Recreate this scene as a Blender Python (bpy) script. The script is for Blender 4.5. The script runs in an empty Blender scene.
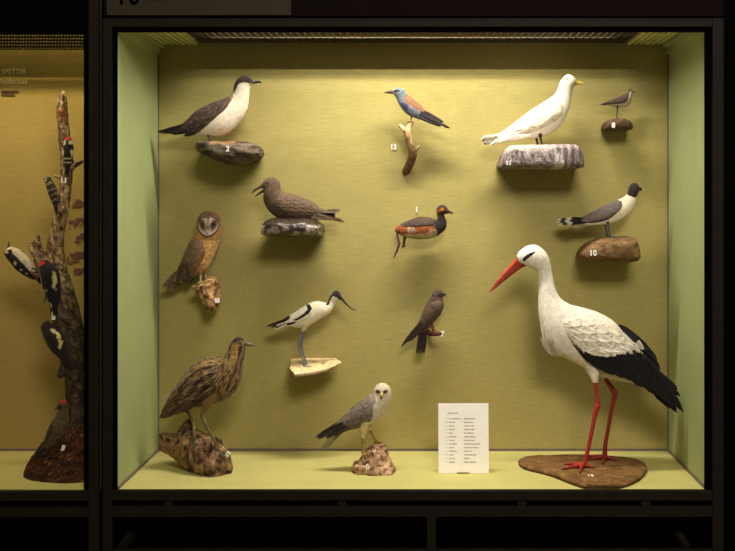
import bpy, bmesh, math, random
from mathutils import Vector, noise
from mathutils.bvhtree import BVHTree

random.seed(7)
C = bpy.context.scene.collection

# ------------------------------------------------------------------ camera model
# the display case: glass front at y=0, back wall at y=0.6, floor at z=0; the camera stands 3.92 m in front
F, D, CX, CY, H = 1002.0, 3.92, 423.0, 200.0, 1.132
WALL = 0.6

def S(y):
    return F / (D + y)

def P(px, py, y):
    s = S(y)
    return Vector(((px - CX) / s, y, H - (py - CY) / s))

def floor_pt(px, py, z=0.0):
    s = (py - CY) / (H - z)
    y = F / s - D
    return Vector(((px - CX) / s, y, z))

cam = bpy.data.cameras.new('camera')
cam.sensor_width = 36.0
cam.lens = F / 735.0 * 36.0
cam.shift_x = -(CX - 367.5) / 735.0
cam.shift_y = -(275.5 - CY) / 735.0
cam.clip_start = 0.05
camo = bpy.data.objects.new('camera', cam)
camo.location = (0, -D, H)
camo.rotation_euler = (math.pi / 2, 0, 0)
C.objects.link(camo)
bpy.context.scene.camera = camo

# ------------------------------------------------------------------ colour
def lin(c):
    out = []
    for v in c[:3]:
        v = max(0.0, min(1.0, v / 255.0))
        out.append(v / 12.92 if v <= 0.04045 else ((v + 0.055) / 1.055) ** 2.4)
    return out + [1.0]

def mixc(a, b, t):
    t = max(0.0, min(1.0, t))
    return tuple(a[i] + (b[i] - a[i]) * t for i in range(3))

def scale(c, k):
    return tuple(v * k for v in c)

def nz(x, y=0.0, z=0.0):
    return noise.noise(Vector((x, y, z)))

def fbm(v, oct=4):
    t, a, f = 0.0, 0.5, 1.0
    for _ in range(oct):
        t += a * noise.noise(v * f)
        a *= 0.5
        f *= 2.03
    return t

# ------------------------------------------------------------------ materials
def node_mat(name):
    m = bpy.data.materials.new(name)
    m.use_nodes = True
    nt = m.node_tree
    return m, nt, nt.nodes['Principled BSDF']

def vc_mat(name, rough=0.8, spec=0.3, nscale=90.0, namt=0.25, bump=0.3, bscale=220.0, stretch=(1, 1, 1), sheen=0.0, coat=0.0):
    """painted-on colour attribute broken up with procedural noise and bump"""
    m, nt, b = node_mat(name)
    N, L = nt.nodes, nt.links
    at = N.new('ShaderNodeAttribute'); at.attribute_name = 'Col'
    tc = N.new('ShaderNodeTexCoord')
    mp = N.new('ShaderNodeMapping'); mp.inputs['Scale'].default_value = stretch
    L.new(tc.outputs['Object'], mp.inputs['Vector'])
    n1 = N.new('ShaderNodeTexNoise'); n1.inputs['Scale'].default_value = nscale; n1.inputs['Detail'].default_value = 4
    L.new(mp.outputs[0], n1.inputs['Vector'])
    mr = N.new('ShaderNodeMapRange')
    mr.inputs['From Min'].default_value = 0.3; mr.inputs['From Max'].default_value = 0.7
    mr.inputs['To Min'].default_value = 1 - namt; mr.inputs['To Max'].default_value = 1 + namt * 0.6
    L.new(n1.outputs['Fac'], mr.inputs['Value'])
    mx = N.new('ShaderNodeVectorMath'); mx.operation = 'SCALE'
    L.new(at.outputs['Color'], mx.inputs[0]); L.new(mr.outputs[0], mx.inputs['Scale'])
    L.new(mx.outputs[0], b.inputs['Base Color'])
    n2 = N.new('ShaderNodeTexNoise'); n2.inputs['Scale'].default_value = bscale; n2.inputs['Detail'].default_value = 3
    L.new(mp.outputs[0], n2.inputs['Vector'])
    bp = N.new('ShaderNodeBump'); bp.inputs['Strength'].default_value = bump; bp.inputs['Distance'].default_value = 0.004
    L.new(n2.outputs['Fac'], bp.inputs['Height']); L.new(bp.outputs[0], b.inputs['Normal'])
    b.inputs['Roughness'].default_value = rough
    b.inputs['Specular IOR Level'].default_value = spec
    if sheen: b.inputs['Sheen Weight'].default_value = sheen
    if coat: b.inputs['Coat Weight'].default_value = coat
    return m

def flat_mat(name, col, rough=0.6, spec=0.3, namt=0.12, nscale=30.0, bump=0.0, metal=0.0):
    m, nt, b = node_mat(name)
    N, L = nt.nodes, nt.links
    tc = N.new('ShaderNodeTexCoord')
    n1 = N.new('ShaderNodeTexNoise'); n1.inputs['Scale'].default_value = nscale; n1.inputs['Detail'].default_value = 4
    L.new(tc.outputs['Object'], n1.inputs['Vector'])
    cr = N.new('ShaderNodeValToRGB')
    c = lin(col)
    cr.color_ramp.elements[0].position = 0.3; cr.color_ramp.elements[1].position = 0.7
    cr.color_ramp.elements[0].color = [v * (1 - namt) for v in c[:3]] + [1]
    cr.color_ramp.elements[1].color = [min(1, v * (1 + namt)) for v in c[:3]] + [1]
    L.new(n1.outputs['Fac'], cr.inputs['Fac']); L.new(cr.outputs[0], b.inputs['Base Color'])
    if bump:
        bp = N.new('ShaderNodeBump'); bp.inputs['Strength'].default_value = bump; bp.inputs['Distance'].default_value = 0.003
        L.new(n1.outputs['Fac'], bp.inputs['Height']); L.new(bp.outputs[0], b.inputs['Normal'])
    b.inputs['Roughness'].default_value = rough
    b.inputs['Specular IOR Level'].default_value = spec
    b.inputs['Metallic'].default_value = metal
    return m

def cloth_mat(name, col, axis_v='Z'):
    """woven wall cloth: two crossed thread waves broken up by noise"""
    m, nt, b = node_mat(name)
    N, L = nt.nodes, nt.links
    tc = N.new('ShaderNodeTexCoord')
    def threads(scl, det, sc):
        mp = N.new('ShaderNodeMapping'); mp.inputs['Scale'].default_value = scl
        L.new(tc.outputs['Object'], mp.inputs['Vector'])
        n = N.new('ShaderNodeTexNoise'); n.inputs['Scale'].default_value = sc; n.inputs['Detail'].default_value = det
        L.new(mp.outputs[0], n.inputs['Vector'])
        return n
    h = threads((14, 5, 200), 2, 1.0)       # weft slubs, drawn out sideways
    v = threads((240, 5, 14), 2, 1.0)       # warp
    big = threads((1, 1, 1), 3, 3.0)
    a = N.new('ShaderNodeMath'); a.operation = 'MULTIPLY_ADD'
    L.new(h.outputs['Fac'], a.inputs[0]); a.inputs[1].default_value = 0.75
    a2 = N.new('ShaderNodeMath'); a2.operation = 'MULTIPLY'; a2.inputs[1].default_value = 0.35
    L.new(v.outputs['Fac'], a2.inputs[0]); L.new(a2.outputs[0], a.inputs[2])
    mr = N.new('ShaderNodeMapRange')
    mr.inputs['From Min'].default_value = 0.3; mr.inputs['From Max'].default_value = 0.8
    mr.inputs['To Min'].default_value = 0.86; mr.inputs['To Max'].default_value = 1.12
    L.new(a.outputs[0], mr.inputs['Value'])
    mr2 = N.new('ShaderNodeMapRange'); mr2.inputs['To Min'].default_value = 0.94; mr2.inputs['To Max'].default_value = 1.06
    L.new(big.outputs['Fac'], mr2.inputs['Value'])
    mm = N.new('ShaderNodeMath'); mm.operation = 'MULTIPLY'
    L.new(mr.outputs[0], mm.inputs[0]); L.new(mr2.outputs[0], mm.inputs[1])
    rgb = N.new('ShaderNodeRGB'); rgb.outputs[0].default_value = lin(col)
    sc = N.new('ShaderNodeVectorMath'); sc.operation = 'SCALE'
    L.new(rgb.outputs[0], sc.inputs[0]); L.new(mm.outputs[0], sc.inputs['Scale'])
    L.new(sc.outputs[0], b.inputs['Base Color'])
    bp = N.new('ShaderNodeBump'); bp.inputs['Strength'].default_value = 0.35; bp.inputs['Distance'].default_value = 0.002
    L.new(a.outputs[0], bp.inputs['Height']); L.new(bp.outputs[0], b.inputs['Normal'])
    b.inputs['Roughness'].default_value = 0.9
    b.inputs['Specular IOR Level'].default_value = 0.15
    return m

def glass_mat():
    m = bpy.data.materials.new('pane_glass'); m.use_nodes = True
    nt = m.node_tree; N, L = nt.nodes, nt.links
    N.clear()
    out = N.new('ShaderNodeOutputMaterial')
    tr = N.new('ShaderNodeBsdfTransparent'); tr.inputs[0].default_value = (0.98, 0.985, 0.975, 1)
    gl = N.new('ShaderNodeBsdfGlossy'); gl.inputs['Roughness'].default_value = 0.02
    fr = N.new('ShaderNodeFresnel'); fr.inputs['IOR'].default_value = 1.35
    mx = N.new('ShaderNodeMixShader')
    L.new(fr.outputs[0], mx.inputs[0]); L.new(tr.outputs[0], mx.inputs[1]); L.new(gl.outputs[0], mx.inputs[2])
    L.new(mx.outputs[0], out.inputs[0])
    return m

M = {}
M['plumage'] = vc_mat('plumage', rough=0.85, spec=0.2, nscale=70, namt=0.22, bump=0.35, bscale=260, stretch=(0.45, 1, 1), sheen=0.15)
M['white_plumage'] = vc_mat('white_plumage', rough=0.85, spec=0.2, nscale=90, namt=0.07, bump=0.3, bscale=260, stretch=(0.5, 1, 0.35), sheen=0.15)
M['white_feather'] = vc_mat('white_feather', rough=0.75, spec=0.25, nscale=80, namt=0.07, bump=0.25, bscale=240, stretch=(0.4, 1, 1), sheen=0.1)
M['speckle'] = vc_mat('speckled_stone', rough=0.9, spec=0.2, nscale=170, namt=0.7, bump=0.7, bscale=220)
M['feather'] = vc_mat('feather', rough=0.7, spec=0.3, nscale=60, namt=0.2, bump=0.3, bscale=240, stretch=(0.35, 1, 1), sheen=0.1)
M['horn'] = vc_mat('horn', rough=0.4, spec=0.5, nscale=60, namt=0.12, bump=0.08)
M['skin'] = vc_mat('scaly_skin', rough=0.55, spec=0.4, nscale=200, namt=0.2, bump=0.5, bscale=500)
M['eye'] = vc_mat('eye_glass', rough=0.08, spec=0.8, namt=0.0, bump=0.0, coat=1.0)
M['rock'] = vc_mat('rock', rough=0.9, spec=0.2, nscale=60, namt=0.35, bump=0.9, bscale=110)
M['wet'] = vc_mat('glossy_stone', rough=0.3, spec=0.6, nscale=60, namt=0.4, bump=0.8, bscale=90)
M['wood'] = vc_mat('weathered_wood', rough=0.8, spec=0.25, nscale=50, namt=0.28, bump=0.9, bscale=90)
M['soil'] = vc_mat('peat', rough=0.95, spec=0.1, nscale=140, namt=0.6, bump=1.0, bscale=160)
M['paper'] = flat_mat('white_paper', (250, 244, 238), rough=0.7, namt=0.03)
M['ink'] = flat_mat('grey_ink', (172, 162, 155), rough=0.8, namt=0.1)
M['brown_ink'] = flat_mat('brown_ink', (84, 64, 44), rough=0.8, namt=0.1)
M['black_ink'] = flat_mat('black_ink', (38, 32, 28), rough=0.8, namt=0.1)
M['cream_ink'] = flat_mat('cream_lettering', (232, 218, 180), rough=0.8, namt=0.1)
M['purple'] = flat_mat('purple_print', (112, 76, 68), rough=0.9, namt=0.25, nscale=60)
M['acrylic'] = flat_mat('clear_acrylic_edge', (190, 185, 150), rough=0.2, spec=0.7)

# ------------------------------------------------------------------ mesh linking
def setprops(o, label=None, cat=None, group=None, kind=None):
    if label: o['label'] = label
    if cat: o['category'] = cat
    if group: o['group'] = group
    if kind: o['kind'] = kind

def link_mesh(name, verts, faces, mat, cols=None, smooth=True, parent=None, loc=None):
    me = bpy.data.meshes.new(name)
    me.from_pydata([tuple(v) for v in verts], [], faces)
    me.materials.append(mat)
    if cols is not None:
        ca = me.color_attributes.new('Col', 'FLOAT_COLOR', 'POINT')
        flat = []
        for c in cols: flat += lin(c)
        ca.data.foreach_set('color', flat)
    bm = bmesh.new(); bm.from_mesh(me)
    bmesh.ops.recalc_face_normals(bm, faces=bm.faces)
    bm.to_mesh(me); bm.free()
    if smooth:
        me.polygons.foreach_set('use_smooth', [True] * len(me.polygons))
    o = bpy.data.objects.new(name, me)
    C.objects.link(o)
    if parent: o.parent = parent
    if loc is not None: o.location = loc
    return o

def box_geo(x0, x1, y0, y1, z0, z1):
    v = [(x, y, z) for x in (x0, x1) for y in (y0, y1) for z in (z0, z1)]
    f = [(0, 1, 3, 2), (4, 6, 7, 5), (0, 4, 5, 1), (2, 3, 7, 6), (0, 2, 6, 4), (1, 5, 7, 3)]
    return v, f

def box(name, x0, x1, y0, y1, z0, z1, mat, bevel=0.0, kind=None, parent=None):
    v, f = box_geo(x0, x1, y0, y1, z0, z1)
    c = Vector(((x0 + x1) / 2, (y0 + y1) / 2, z0))
    if parent is not None: c = Vector((0, 0, 0))
    o = link_mesh(name, [Vector(p) - c for p in v], f, mat, smooth=False, loc=c, parent=parent)
    if bevel:
        bm = bmesh.new(); bm.from_mesh(o.data)
        bmesh.ops.bevel(bm, geom=bm.edges[:], offset=bevel, segments=2, affect='EDGES', profile=0.5)
        bm.to_mesh(o.data); bm.free()
    if kind: o['kind'] = kind
    return o

def text_geo(txt, size, cx=0.0, cz=0.0, align='CENTER', extr=0.0004, spacing=1.0, bold=0.012):
    """lettering as mesh in the x-z plane, facing -y"""
    cu = bpy.data.curves.new('lettering', 'FONT')
    cu.body = txt; cu.size = size; cu.align_x = align; cu.align_y = 'CENTER'; cu.extrude = extr
    cu.space_character = spacing
    cu.resolution_u = 4
    cu.offset = bold * size
    o = bpy.data.objects.new('lettering', cu)
    C.objects.link(o)
    bpy.context.view_layer.update()
    me = bpy.data.meshes.new_from_object(o.evaluated_get(bpy.context.evaluated_depsgraph_get()))
    v = [Vector((p.co.x + cx, -p.co.z, p.co.y + cz)) for p in me.vertices]
    f = [tuple(q.vertices) for q in me.polygons]
    bpy.data.objects.remove(o); bpy.data.curves.remove(cu); bpy.data.meshes.remove(me)
    return v, f

# ------------------------------------------------------------------ splines
def crom(pts, n_per=10):
    """Catmull-Rom through tuples of any length"""
    out = []
    k = len(pts)
    for i in range(k - 1):
        p0 = pts[max(0, i - 1)]; p1 = pts[i]; p2 = pts[i + 1]; p3 = pts[min(k - 1, i + 2)]
        for j in range(n_per):
            t = j / n_per
            out.append(tuple(0.5 * (2 * b + (c - a) * t + (2 * a - 5 * b + 4 * c - d) * t * t + (3 * b - a - 3 * c + d) * t ** 3)
                             for a, b, c, d in zip(p0, p1, p2, p3)))
    out.append(tuple(pts[-1]))
    return out

def pip(x, y, poly):
    ins = False
    n = len(poly)
    j = n - 1
    for i in range(n):
        xi, yi = poly[i]; xj, yj = poly[j]
        if (yi > y) != (yj > y) and x < (xj - xi) * (y - yi) / (yj - yi) + xi:
            ins = not ins
        j = i
    return ins

def painter(base, patches=(), jit=0.5, mott=0.12, streak=None):
    """colour by side-view position: base colour, then ragged-edged patches, then mottling"""
    def f(x, y, l=0.0, u=0.0, v=0.0):
        jx = x + jit * nz(x * 0.9, y * 0.9, 3.1 + l * 0.1) * 1.6
        jy = y + jit * nz(x * 0.9, y * 0.9, 9.7 + l * 0.1) * 1.6
        c = base(x, y, l, u, v) if callable(base) else base
        for p in patches:
            if pip(jx, jy, p[0]):
                c = p[1](x, y, l, u, v) if callable(p[1]) else p[1]
        if streak: c = streak(c, x, y, l, u, v)
        k = 1 + mott * (nz(x * 0.7, y * 0.7, l * 0.7) + 0.7 * nz(x * 1.9, y * 1.9, l * 1.9))
        return scale(c, k)
    return f

def shingle(u, v, R, Cc):
    row = math.floor(u * R)
    c = v * Cc + (row % 2) * 0.5
    cc = (c - math.floor(c)) - 0.5
    r = u * R + 0.55 * (4 * cc * cc) - 0.2 * nz(u * 9, v * 9, 1.3)
    return r - math.floor(r), cc

# ------------------------------------------------------------------ things built in a side-view frame
# x, y are the side view (photo-scaled millimetre-like units at the thing's own depth), l runs out towards the glass
class Thing:
    def __init__(s, name, label, cat, y0, x, y, group=None, empty=True, l=0.0):
        s.y0 = y0; s.sc = S(y0)
        s.name, s.label, s.cat, s.group = name, label, cat, group
        s.o = Vector(((x - CX) / s.sc, y0 - l / s.sc, H - (y - CY) / s.sc))
        s.root = None
        s.bvh = None
        if empty:
            s.root = bpy.data.objects.new(name, None)
            s.root.empty_display_size = 0.05
            C.objects.link(s.root)
            s.root.location = s.o
            setprops(s.root, label, cat, group)

    def W(s, x, y, l=0.0):
        return Vector(((x - CX) / s.sc, s.y0 - l / s.sc, H - (y - CY) / s.sc)) - s.o

    def unproj(s, px, py, l):
        """side-view position of what shows at (px, py) when it stands l nearer the glass"""
        k = s.sc / S(s.y0 - l / s.sc)
        return CX + (px - CX) * k, CY + (py - CY) * k

    def add(s, name, pts, faces, cols, mat, parent=None, label=None, smooth=True):
        v = [s.W(*p) for p in pts]
        if s.root is None:
            o = link_mesh(s.name, v, faces, mat, cols, smooth, loc=s.o)
            s.root = o
            setprops(o, s.label, s.cat, s.group)
        else:
            o = link_mesh(name, v, faces, mat, cols, smooth, parent=parent or s.root)
            if label: o['label'] = label
        return o

    def lat(s, x, y, miss=None, side=1):
        h = s.bvh.ray_cast(Vector((x, y, 500.0 * side)), Vector((0, 0, -side)))
        return h[0].z * side if h[0] is not None else miss

    # ---- loft through top/bottom pairs
    def loft_geo(s, pairs, wf=0.7, M_=36, n_per=8, p=2.0, lofs=0.0):
        pts = []
        for q in pairs:
            q = tuple(q)
            if len(q) == 4: q = q + (wf,)
            if len(q) == 5: q = q + (lofs,)
            pts.append(q)
        st = crom(pts, n_per)
        V, Fc, UV = [], [], []
        n = len(st)
        for i, (xt, yt, xb, yb, w, lo) in enumerate(st):
            cx, cy = (xt + xb) / 2, (yt + yb) / 2
            hx, hy = (xt - xb) / 2, (yt - yb) / 2
            hw = math.hypot(hx, hy) * max(w, 0.02)
            for j in range(M_):
                a = 2 * math.pi * j / M_
                ca, sa = math.cos(a), math.sin(a)
                if p != 2.0:
                    ca = math.copysign(abs(ca) ** (2 / p), ca); sa = math.copysign(abs(sa) ** (2 / p), sa)
                V.append((cx + hx * ca, cy + hy * ca, lo + hw * sa))
                UV.append((i / (n - 1), 0.5 + 0.5 * ca))
        for i in range(n - 1):
            for j in range(M_):
                a, b = i * M_ + j, i * M_ + (j + 1) % M_
                Fc.append((a, b, b + M_, a + M_))
        for e, i in ((0, 0), (1, n - 1)):
            xt, yt, xb, yb, w, lo = st[i]
            V.append(((xt + xb) / 2, (yt + yb) / 2, lo)); UV.append((float(e), 0.5))
            c = len(V) - 1
            for j in range(M_):
                Fc.append((c, i * M_ + j, i * M_ + (j + 1) % M_))
        return V, Fc, UV

    def loft(s, name, pairs, wf, col, mat='plumage', keep=False, disp=None, parent=None, **kw):
        label = kw.pop('label', None)
        V, Fc, UV = s.loft_geo(pairs, wf, **kw)
        if disp:
            V = [disp(*v) for v in V]
        f = col if callable(col) else (lambda *a: col)
        cols = [f(v[0], v[1], v[2], uv[0], uv[1]) for v, uv in zip(V, UV)]
        if keep:
            s.bvh = BVHTree.FromPolygons([Vector(v) for v in V], Fc)
        return s.add(name, V, Fc, cols, M[mat], parent, label)

    def body(s, pairs, wf, col, **kw):
        s.white = kw.get('mat') == 'white_plumage'
        kw.setdefault('M_', 44); kw.setdefault('n_per', 10)
        def ruffle(x, y, l):
            k = 0.35 * nz(x * 0.55, y * 0.55, l * 0.55)
            return (x + k * 0.5, y + k, l * (1 + 0.02 * k))
        return s.loft('body', pairs, wf, col, keep=True, disp=ruffle, **kw)

    # ---- single feathers
    def blade_geo(s, b, V, Fc, cols, sign=1):
        x0, y0, x1, y1, l0, l1, w, tilt, col = b[:9]
        bend = b[9] if len(b) > 9 else 0.0
        point = b[10] if len(b) > 10 else 4.0
        dx, dy = x1 - x0, y1 - y0
        L = math.hypot(dx, dy) or 1.0
        px, py = -dy / L, dx / L
        ct, stt = math.cos(tilt), math.sin(tilt)
        base = len(V); n = 10
        for i in range(n + 1):
            t = i / n
            hw = 0.5 * w * min(1.0, 0.45 + t * 3.0) * math.sqrt(max(0.0, 1 - t ** point)) + 0.02
            k = bend * 4 * t * (1 - t)
            cx, cy, cl = x0 + dx * t + px * k, y0 + dy * t + py * k, l0 + (l1 - l0) * t
            for q in (-1, -0.5, 0, 0.5, 1):
                rise = 0.12 * w * (1 - q * q)
                V.append((cx + px * ct * hw * q - px * stt * rise, cy + py * ct * hw * q - py * stt * rise, sign * (cl + stt * hw * q + ct * rise)))
                c = col(t, q) if callable(col) else col
                cols.append(scale(c, (0.8 if q == 0 else 1.0) * (1 + 0.1 * nz(t * 5, q * 3 + x0, y0))))
        for i in range(n):
            for j in range(4):
                a = base + i * 5 + j
                Fc.append((a, a + 1, a + 6, a + 5))

    def feathers(s, name, blades, mat='feather', parent=None, label=None):
        V, Fc, cols = [], [], []
        for b in blades: s.blade_geo(b, V, Fc, cols)
        return s.add(name, V, Fc, cols, M[mat], parent, label)

    def tail(s, x0, y0, x1, y1, w, spread, n, col, tilt=1.25, fan=0.0, parent=None, name='tail'):
        """a fan of tail feathers: spread sideways in depth, opened by fan in the side view"""
        L = math.hypot(x1 - x0, y1 - y0)
        px, py = -(y1 - y0) / L, (x1 - x0) / L
        bl = []
        for i in range(n):
            t = (i / (n - 1) * 2 - 1) if n > 1 else 0
            k = 1 - 0.08 * t * t
            fx = fan * t
            bl.append((x0, y0 + 0.4 * abs(t), x0 + (x1 - x0) * k + px * fx, y0 + (y1 - y0) * k + py * fx + 0.5 * abs(t), spread * 0.25 * t, spread * t, w, tilt if t >= 0 else math.pi - tilt, col, 0.0, 6.0))
        return s.feathers(name, bl, parent=parent)

    # ---- folded wings, one mesh a side
    def wings(s, pairs, col, thick=2.0, rows=(9, 5), relief=0.5, edge=0.25, N=8, Mv=26, blades=(), far_blades=None, sides=(1, -1), minlat=1.0, fall=None):
        st = crom([tuple(q) for q in pairs], N)
        n = len(st)
        G = [[None] * (Mv + 1) for _ in range(n)]
        XY = [[None] * (Mv + 1) for _ in range(n)]
        for i, (xt, yt, xb, yb) in enumerate(st):
            for j in range(Mv + 1):
                v = j / Mv
                x, y = xb + (xt - xb) * v, yb + (yt - yb) * v
                XY[i][j] = (x, y)
                G[i][j] = s.lat(x, y)
        known = [[g is not None for g in r] for r in G]
        for it in range(60):
            miss = 0
            new = [r[:] for r in G]
            for i in range(n):
                for j in range(Mv + 1):
                    if G[i][j] is None:
                        a = [G[p][q] for p, q in ((i - 1, j), (i + 1, j), (i, j - 1), (i, j + 1)) if 0 <= p < n and 0 <= q <= Mv and G[p][q] is not None]
                        if a: new[i][j] = max(minlat, sum(a) / len(a) * (0.97 if fall is None else fall))
                        else: miss += 1
            G = new
            if not miss: break
        for r in G:
            for j in range(Mv + 1):
                if r[j] is None: r[j] = minlat
        base = [r[:] for r in G]
        for it in range(14):
            new = [r[:] for r in G]
            for i in range(n):
                for j in range(Mv + 1):
                    a = [G[min(n - 1, max(0, p))][min(Mv, max(0, q))] for p, q in ((i - 1, j), (i + 1, j), (i, j - 1), (i, j + 1))]
                    new[i][j] = 0.5 * G[i][j] + 0.5 * sum(a) / 4
                    if known[i][j] and 0 < j < Mv: new[i][j] = max(new[i][j], base[i][j])
            G = new
        V, cols, Fc = [], [], []
        for i in range(n):
            u = i / (n - 1)
            for j in range(Mv + 1):
                v = j / Mv
                x, y = XY[i][j]
                f, cc = shingle(u, v, rows[0], rows[1])
                prof = (1 - (2 * v - 1) ** 4) ** 0.6 * min(1.0, 0.25 + u * 5) * (1 - 0.6 * u)
                l = G[i][j] + thick * prof - 0.25 * (1 - min(1, prof * 3)) + relief * (f - 0.5) * min(1, prof * 2)
                c = col(x, y, l, u, v)
                if edge:
                    k = 1 - edge * (1.0 if f < 0.14 else 0.0) + edge * 0.35 * (1.0 if 0.8 < f < 0.97 else 0.0)  # shadow line under each feather row put into the colour, then paler edges
                    k *= 1 - 0.12 * max(0, 1 - abs(cc) * 9)
                    c = scale(c, k)
                V.append((x, y, l)); cols.append(c)
        for i in range(n - 1):
            for j in range(Mv):
                a = i * (Mv + 1) + j
                Fc.append((a, a + 1, a + Mv + 2, a + Mv + 1))
        s.wing_lat = G; s.wing_xy = XY
        for sd in sides:
            v2 = [(x, y, sd * l) for x, y, l in V]
            f2 = list(Fc); c2 = list(cols)
            bl = blades if sd == 1 or far_blades is None else far_blades
            for b in bl: s.blade_geo(b, v2, f2, c2, sd)
            s.add('wing', v2, f2, c2, M['white_feather' if s.white else 'feather'])

    # ---- tubes: legs, toes, twigs
    def tube_geo(s, pts, V, Fc, cols, col, n_per=6, k=10, cap=True):
        st = crom([tuple(p) for p in pts], n_per)
        base = len(V); n = len(st)
        prev = None
        for i, (x, y, l, r) in enumerate(st):
            a = Vector(st[max(0, i - 1)][:3]); b = Vector(st[min(n - 1, i + 1)][:3])
            t = (b - a).normalized()
            up = prev if prev is not None else (Vector((0, 0, 1)) if abs(t.z) < 0.9 else Vector((1, 0, 0)))
            e1 = (up - t * up.dot(t)).normalized(); prev = e1
            e2 = t.cross(e1)
            for j in range(k):
                an = 2 * math.pi * j / k
                p = Vector((x, y, l)) + (e1 * math.cos(an) + e2 * math.sin(an)) * max(r, 0.02)
                V.append(tuple(p))
                cols.append(col(p.x, p.y, p.z, i / (n - 1), j / k) if callable(col) else scale(col, 1 + 0.1 * nz(p.x, p.y, p.z)))
        for i in range(n - 1):
            for j in range(k):
                a, b = base + i * k + j, base + i * k + (j + 1) % k
                Fc.append((a, b, b + k, a + k))
        if cap:
            for i in (0, n - 1):
                V.append(st[i][:3]); cols.append(cols[base + i * k])
                c = len(V) - 1
                for j in range(k):
                    Fc.append((c, base + i * k + j, base + i * k + (j + 1) % k))

    def tubes(s, name, list_pts, col, mat='skin', parent=None, label=None, k=10, n_per=6):
        V, Fc, cols = [], [], []
        for pts in list_pts: s.tube_geo(pts, V, Fc, cols, col, n_per, k)
        return s.add(name, V, Fc, cols, M[mat], parent, label)

    def leg(s, pts, toes, col, r_toe=0.7, thigh=None, web=False, claw=(40, 32, 28), mat='skin'):
        """leg bone, toes given as end points (dx, dy, dl) from the foot, dark claws"""
        V, Fc, cols = [], [], []
        s.tube_geo(pts, V, Fc, cols, col, 8, 12)
        fx, fy, fl, fr = pts[-1]
        ends = []
        for t in toes:
            ex, ey, el = fx + t[0], fy + t[1], fl + t[2]
            m = (fx + t[0] * 0.5, fy + t[1] * 0.5 - r_toe * 0.5, fl + t[2] * 0.5, r_toe)
            s.tube_geo([(fx, fy, fl, fr), m, (ex, ey, el, r_toe * 0.7)], V, Fc, cols, col, 4, 8)
            s.tube_geo([(ex, ey, el, r_toe * 0.6), (ex + t[0] * 0.14, ey + r_toe * 0.2, el + t[2] * 0.14, r_toe * 0.35), (ex + t[0] * 0.24, ey + r_toe * 0.7, el + t[2] * 0.24, 0.03)], V, Fc, cols, claw, 3, 6)
            ends.append((ex, ey, el))
        if web and len(ends) >= 3:
            for a, b in ((0, 1), (1, 2)):
                i = len(V)
                V += [(fx, fy, fl), ends[a], tuple((ends[a][q] + ends[b][q]) * 0.5 * 0.86 + (fx, fy, fl)[q] * 0.14 for q in range(3)), ends[b]]
                cols += [col if not callable(col) else (90, 80, 80)] * 4
                Fc += [(i, i + 1, i + 2), (i, i + 2, i + 3)]
        o = s.add('leg', V, Fc, cols, M[mat])
        if thigh:
            s.tubes('leg_feathers', [thigh[0]], thigh[1], mat='plumage', parent=o, k=14)
        return o

    def eye(s, x, y, r, iris=(40, 25, 15), sides=(1, -1), out=0.35):
        for sd in sides:
            l = s.lat(x, y, 2.0, sd)
            l = l * sd if sd == 1 else -l
            V, Fc, cols = [], [], []
            n, k = 10, 14
            lc = l - sd * r * (1 - out)
            for i in range(n + 1):
                th = math.pi * i / n
                for j in range(k):
                    ph = 2 * math.pi * j / k
                    V.append((x + r * math.sin(th) * math.cos(ph), y + r * math.sin(th) * math.sin(ph), lc + sd * r * math.cos(th)))
                    cols.append((8, 7, 7) if th < 0.75 else iris if th < 1.35 else (20, 15, 12))
            for i in range(n):
                for j in range(k):
                    a, b = i * k + j, i * k + (j + 1) % k
                    Fc.append((a, b, b + k, a + k))
            s.add('eye', V, Fc, cols, M['eye'])

    # ---- number tags stuck on
    def tag(s, x, y, txt, w=4.0, h=5.0, rot=0.0, l=None, tilt=0.0, ink='black_ink', size=None):
        if l is None:
            for _ in range(3):
                q = s.unproj(x, y, l or 0.0); l = s.lat(q[0], q[1], 0.0) + 0.5
        x, y = s.unproj(x, y, l)
        ps = lambda a, b, d=0.0: (x + a * math.cos(rot) - b * math.sin(rot), y + a * math.sin(rot) + b * math.cos(rot), l + d + tilt * b)
        if txt:          # cut-out white numerals
            tv, tf = text_geo(txt, h * 1.32, extr=0.3, bold=.03)
            return s.add('number', [ps(v.x, -v.z, v.y) for v in tv], tf, None, M['paper'], smooth=False, label='small white number')
        V = [ps(a, b, d) for a in (-w / 2, w / 2) for b in (-h / 2, h / 2) for d in (-1.2, 0.3)]
        Fc = box_geo(0, 1, 0, 1, 0, 1)[1]
        o = s.add('number_tag', V, Fc, None, M['paper'], smooth=False, label='small white tag')
        return o

# ------------------------------------------------------------------ the two display cases
cloth = cloth_mat('olive_wall_cloth', (168, 156, 98))
cloth2 = cloth_mat('ochre_wall_cloth', (166, 144, 84))
floor_m = flat_mat('yellow_green_floor', (190, 182, 114), rough=0.75, namt=0.04, nscale=8)
side_m = flat_mat('pale_green_side', (170, 178, 126), rough=0.7, namt=0.04, nscale=6)
frame_m = flat_mat('dark_bronze_frame', (38, 32, 22), rough=0.6, spec=0.12, namt=0.12, nscale=25)
panel_m = flat_mat('brown_fascia', (24, 14, 10), rough=0.8, spec=0.08, namt=0.15, nscale=12)
sign_m = flat_mat('sign_board', (62, 54, 37), rough=0.8, namt=0.06, nscale=10)
black_m = flat_mat('black_seal_gap', (4, 3, 3), rough=0.9, spec=0.05, namt=0.2)
dark_m = flat_mat('dark_recess', (40, 30, 24), rough=0.8, namt=0.2)
edge_m = flat_mat('grey_edge_strip', (120, 104, 96), rough=0.5, namt=0.1)
grille_m = flat_mat('grey_louvre', (104, 92, 72), rough=0.5, namt=0.05)
white_m = flat_mat('lamp_box_white', (205, 205, 140), rough=0.8, namt=0.03)

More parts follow.
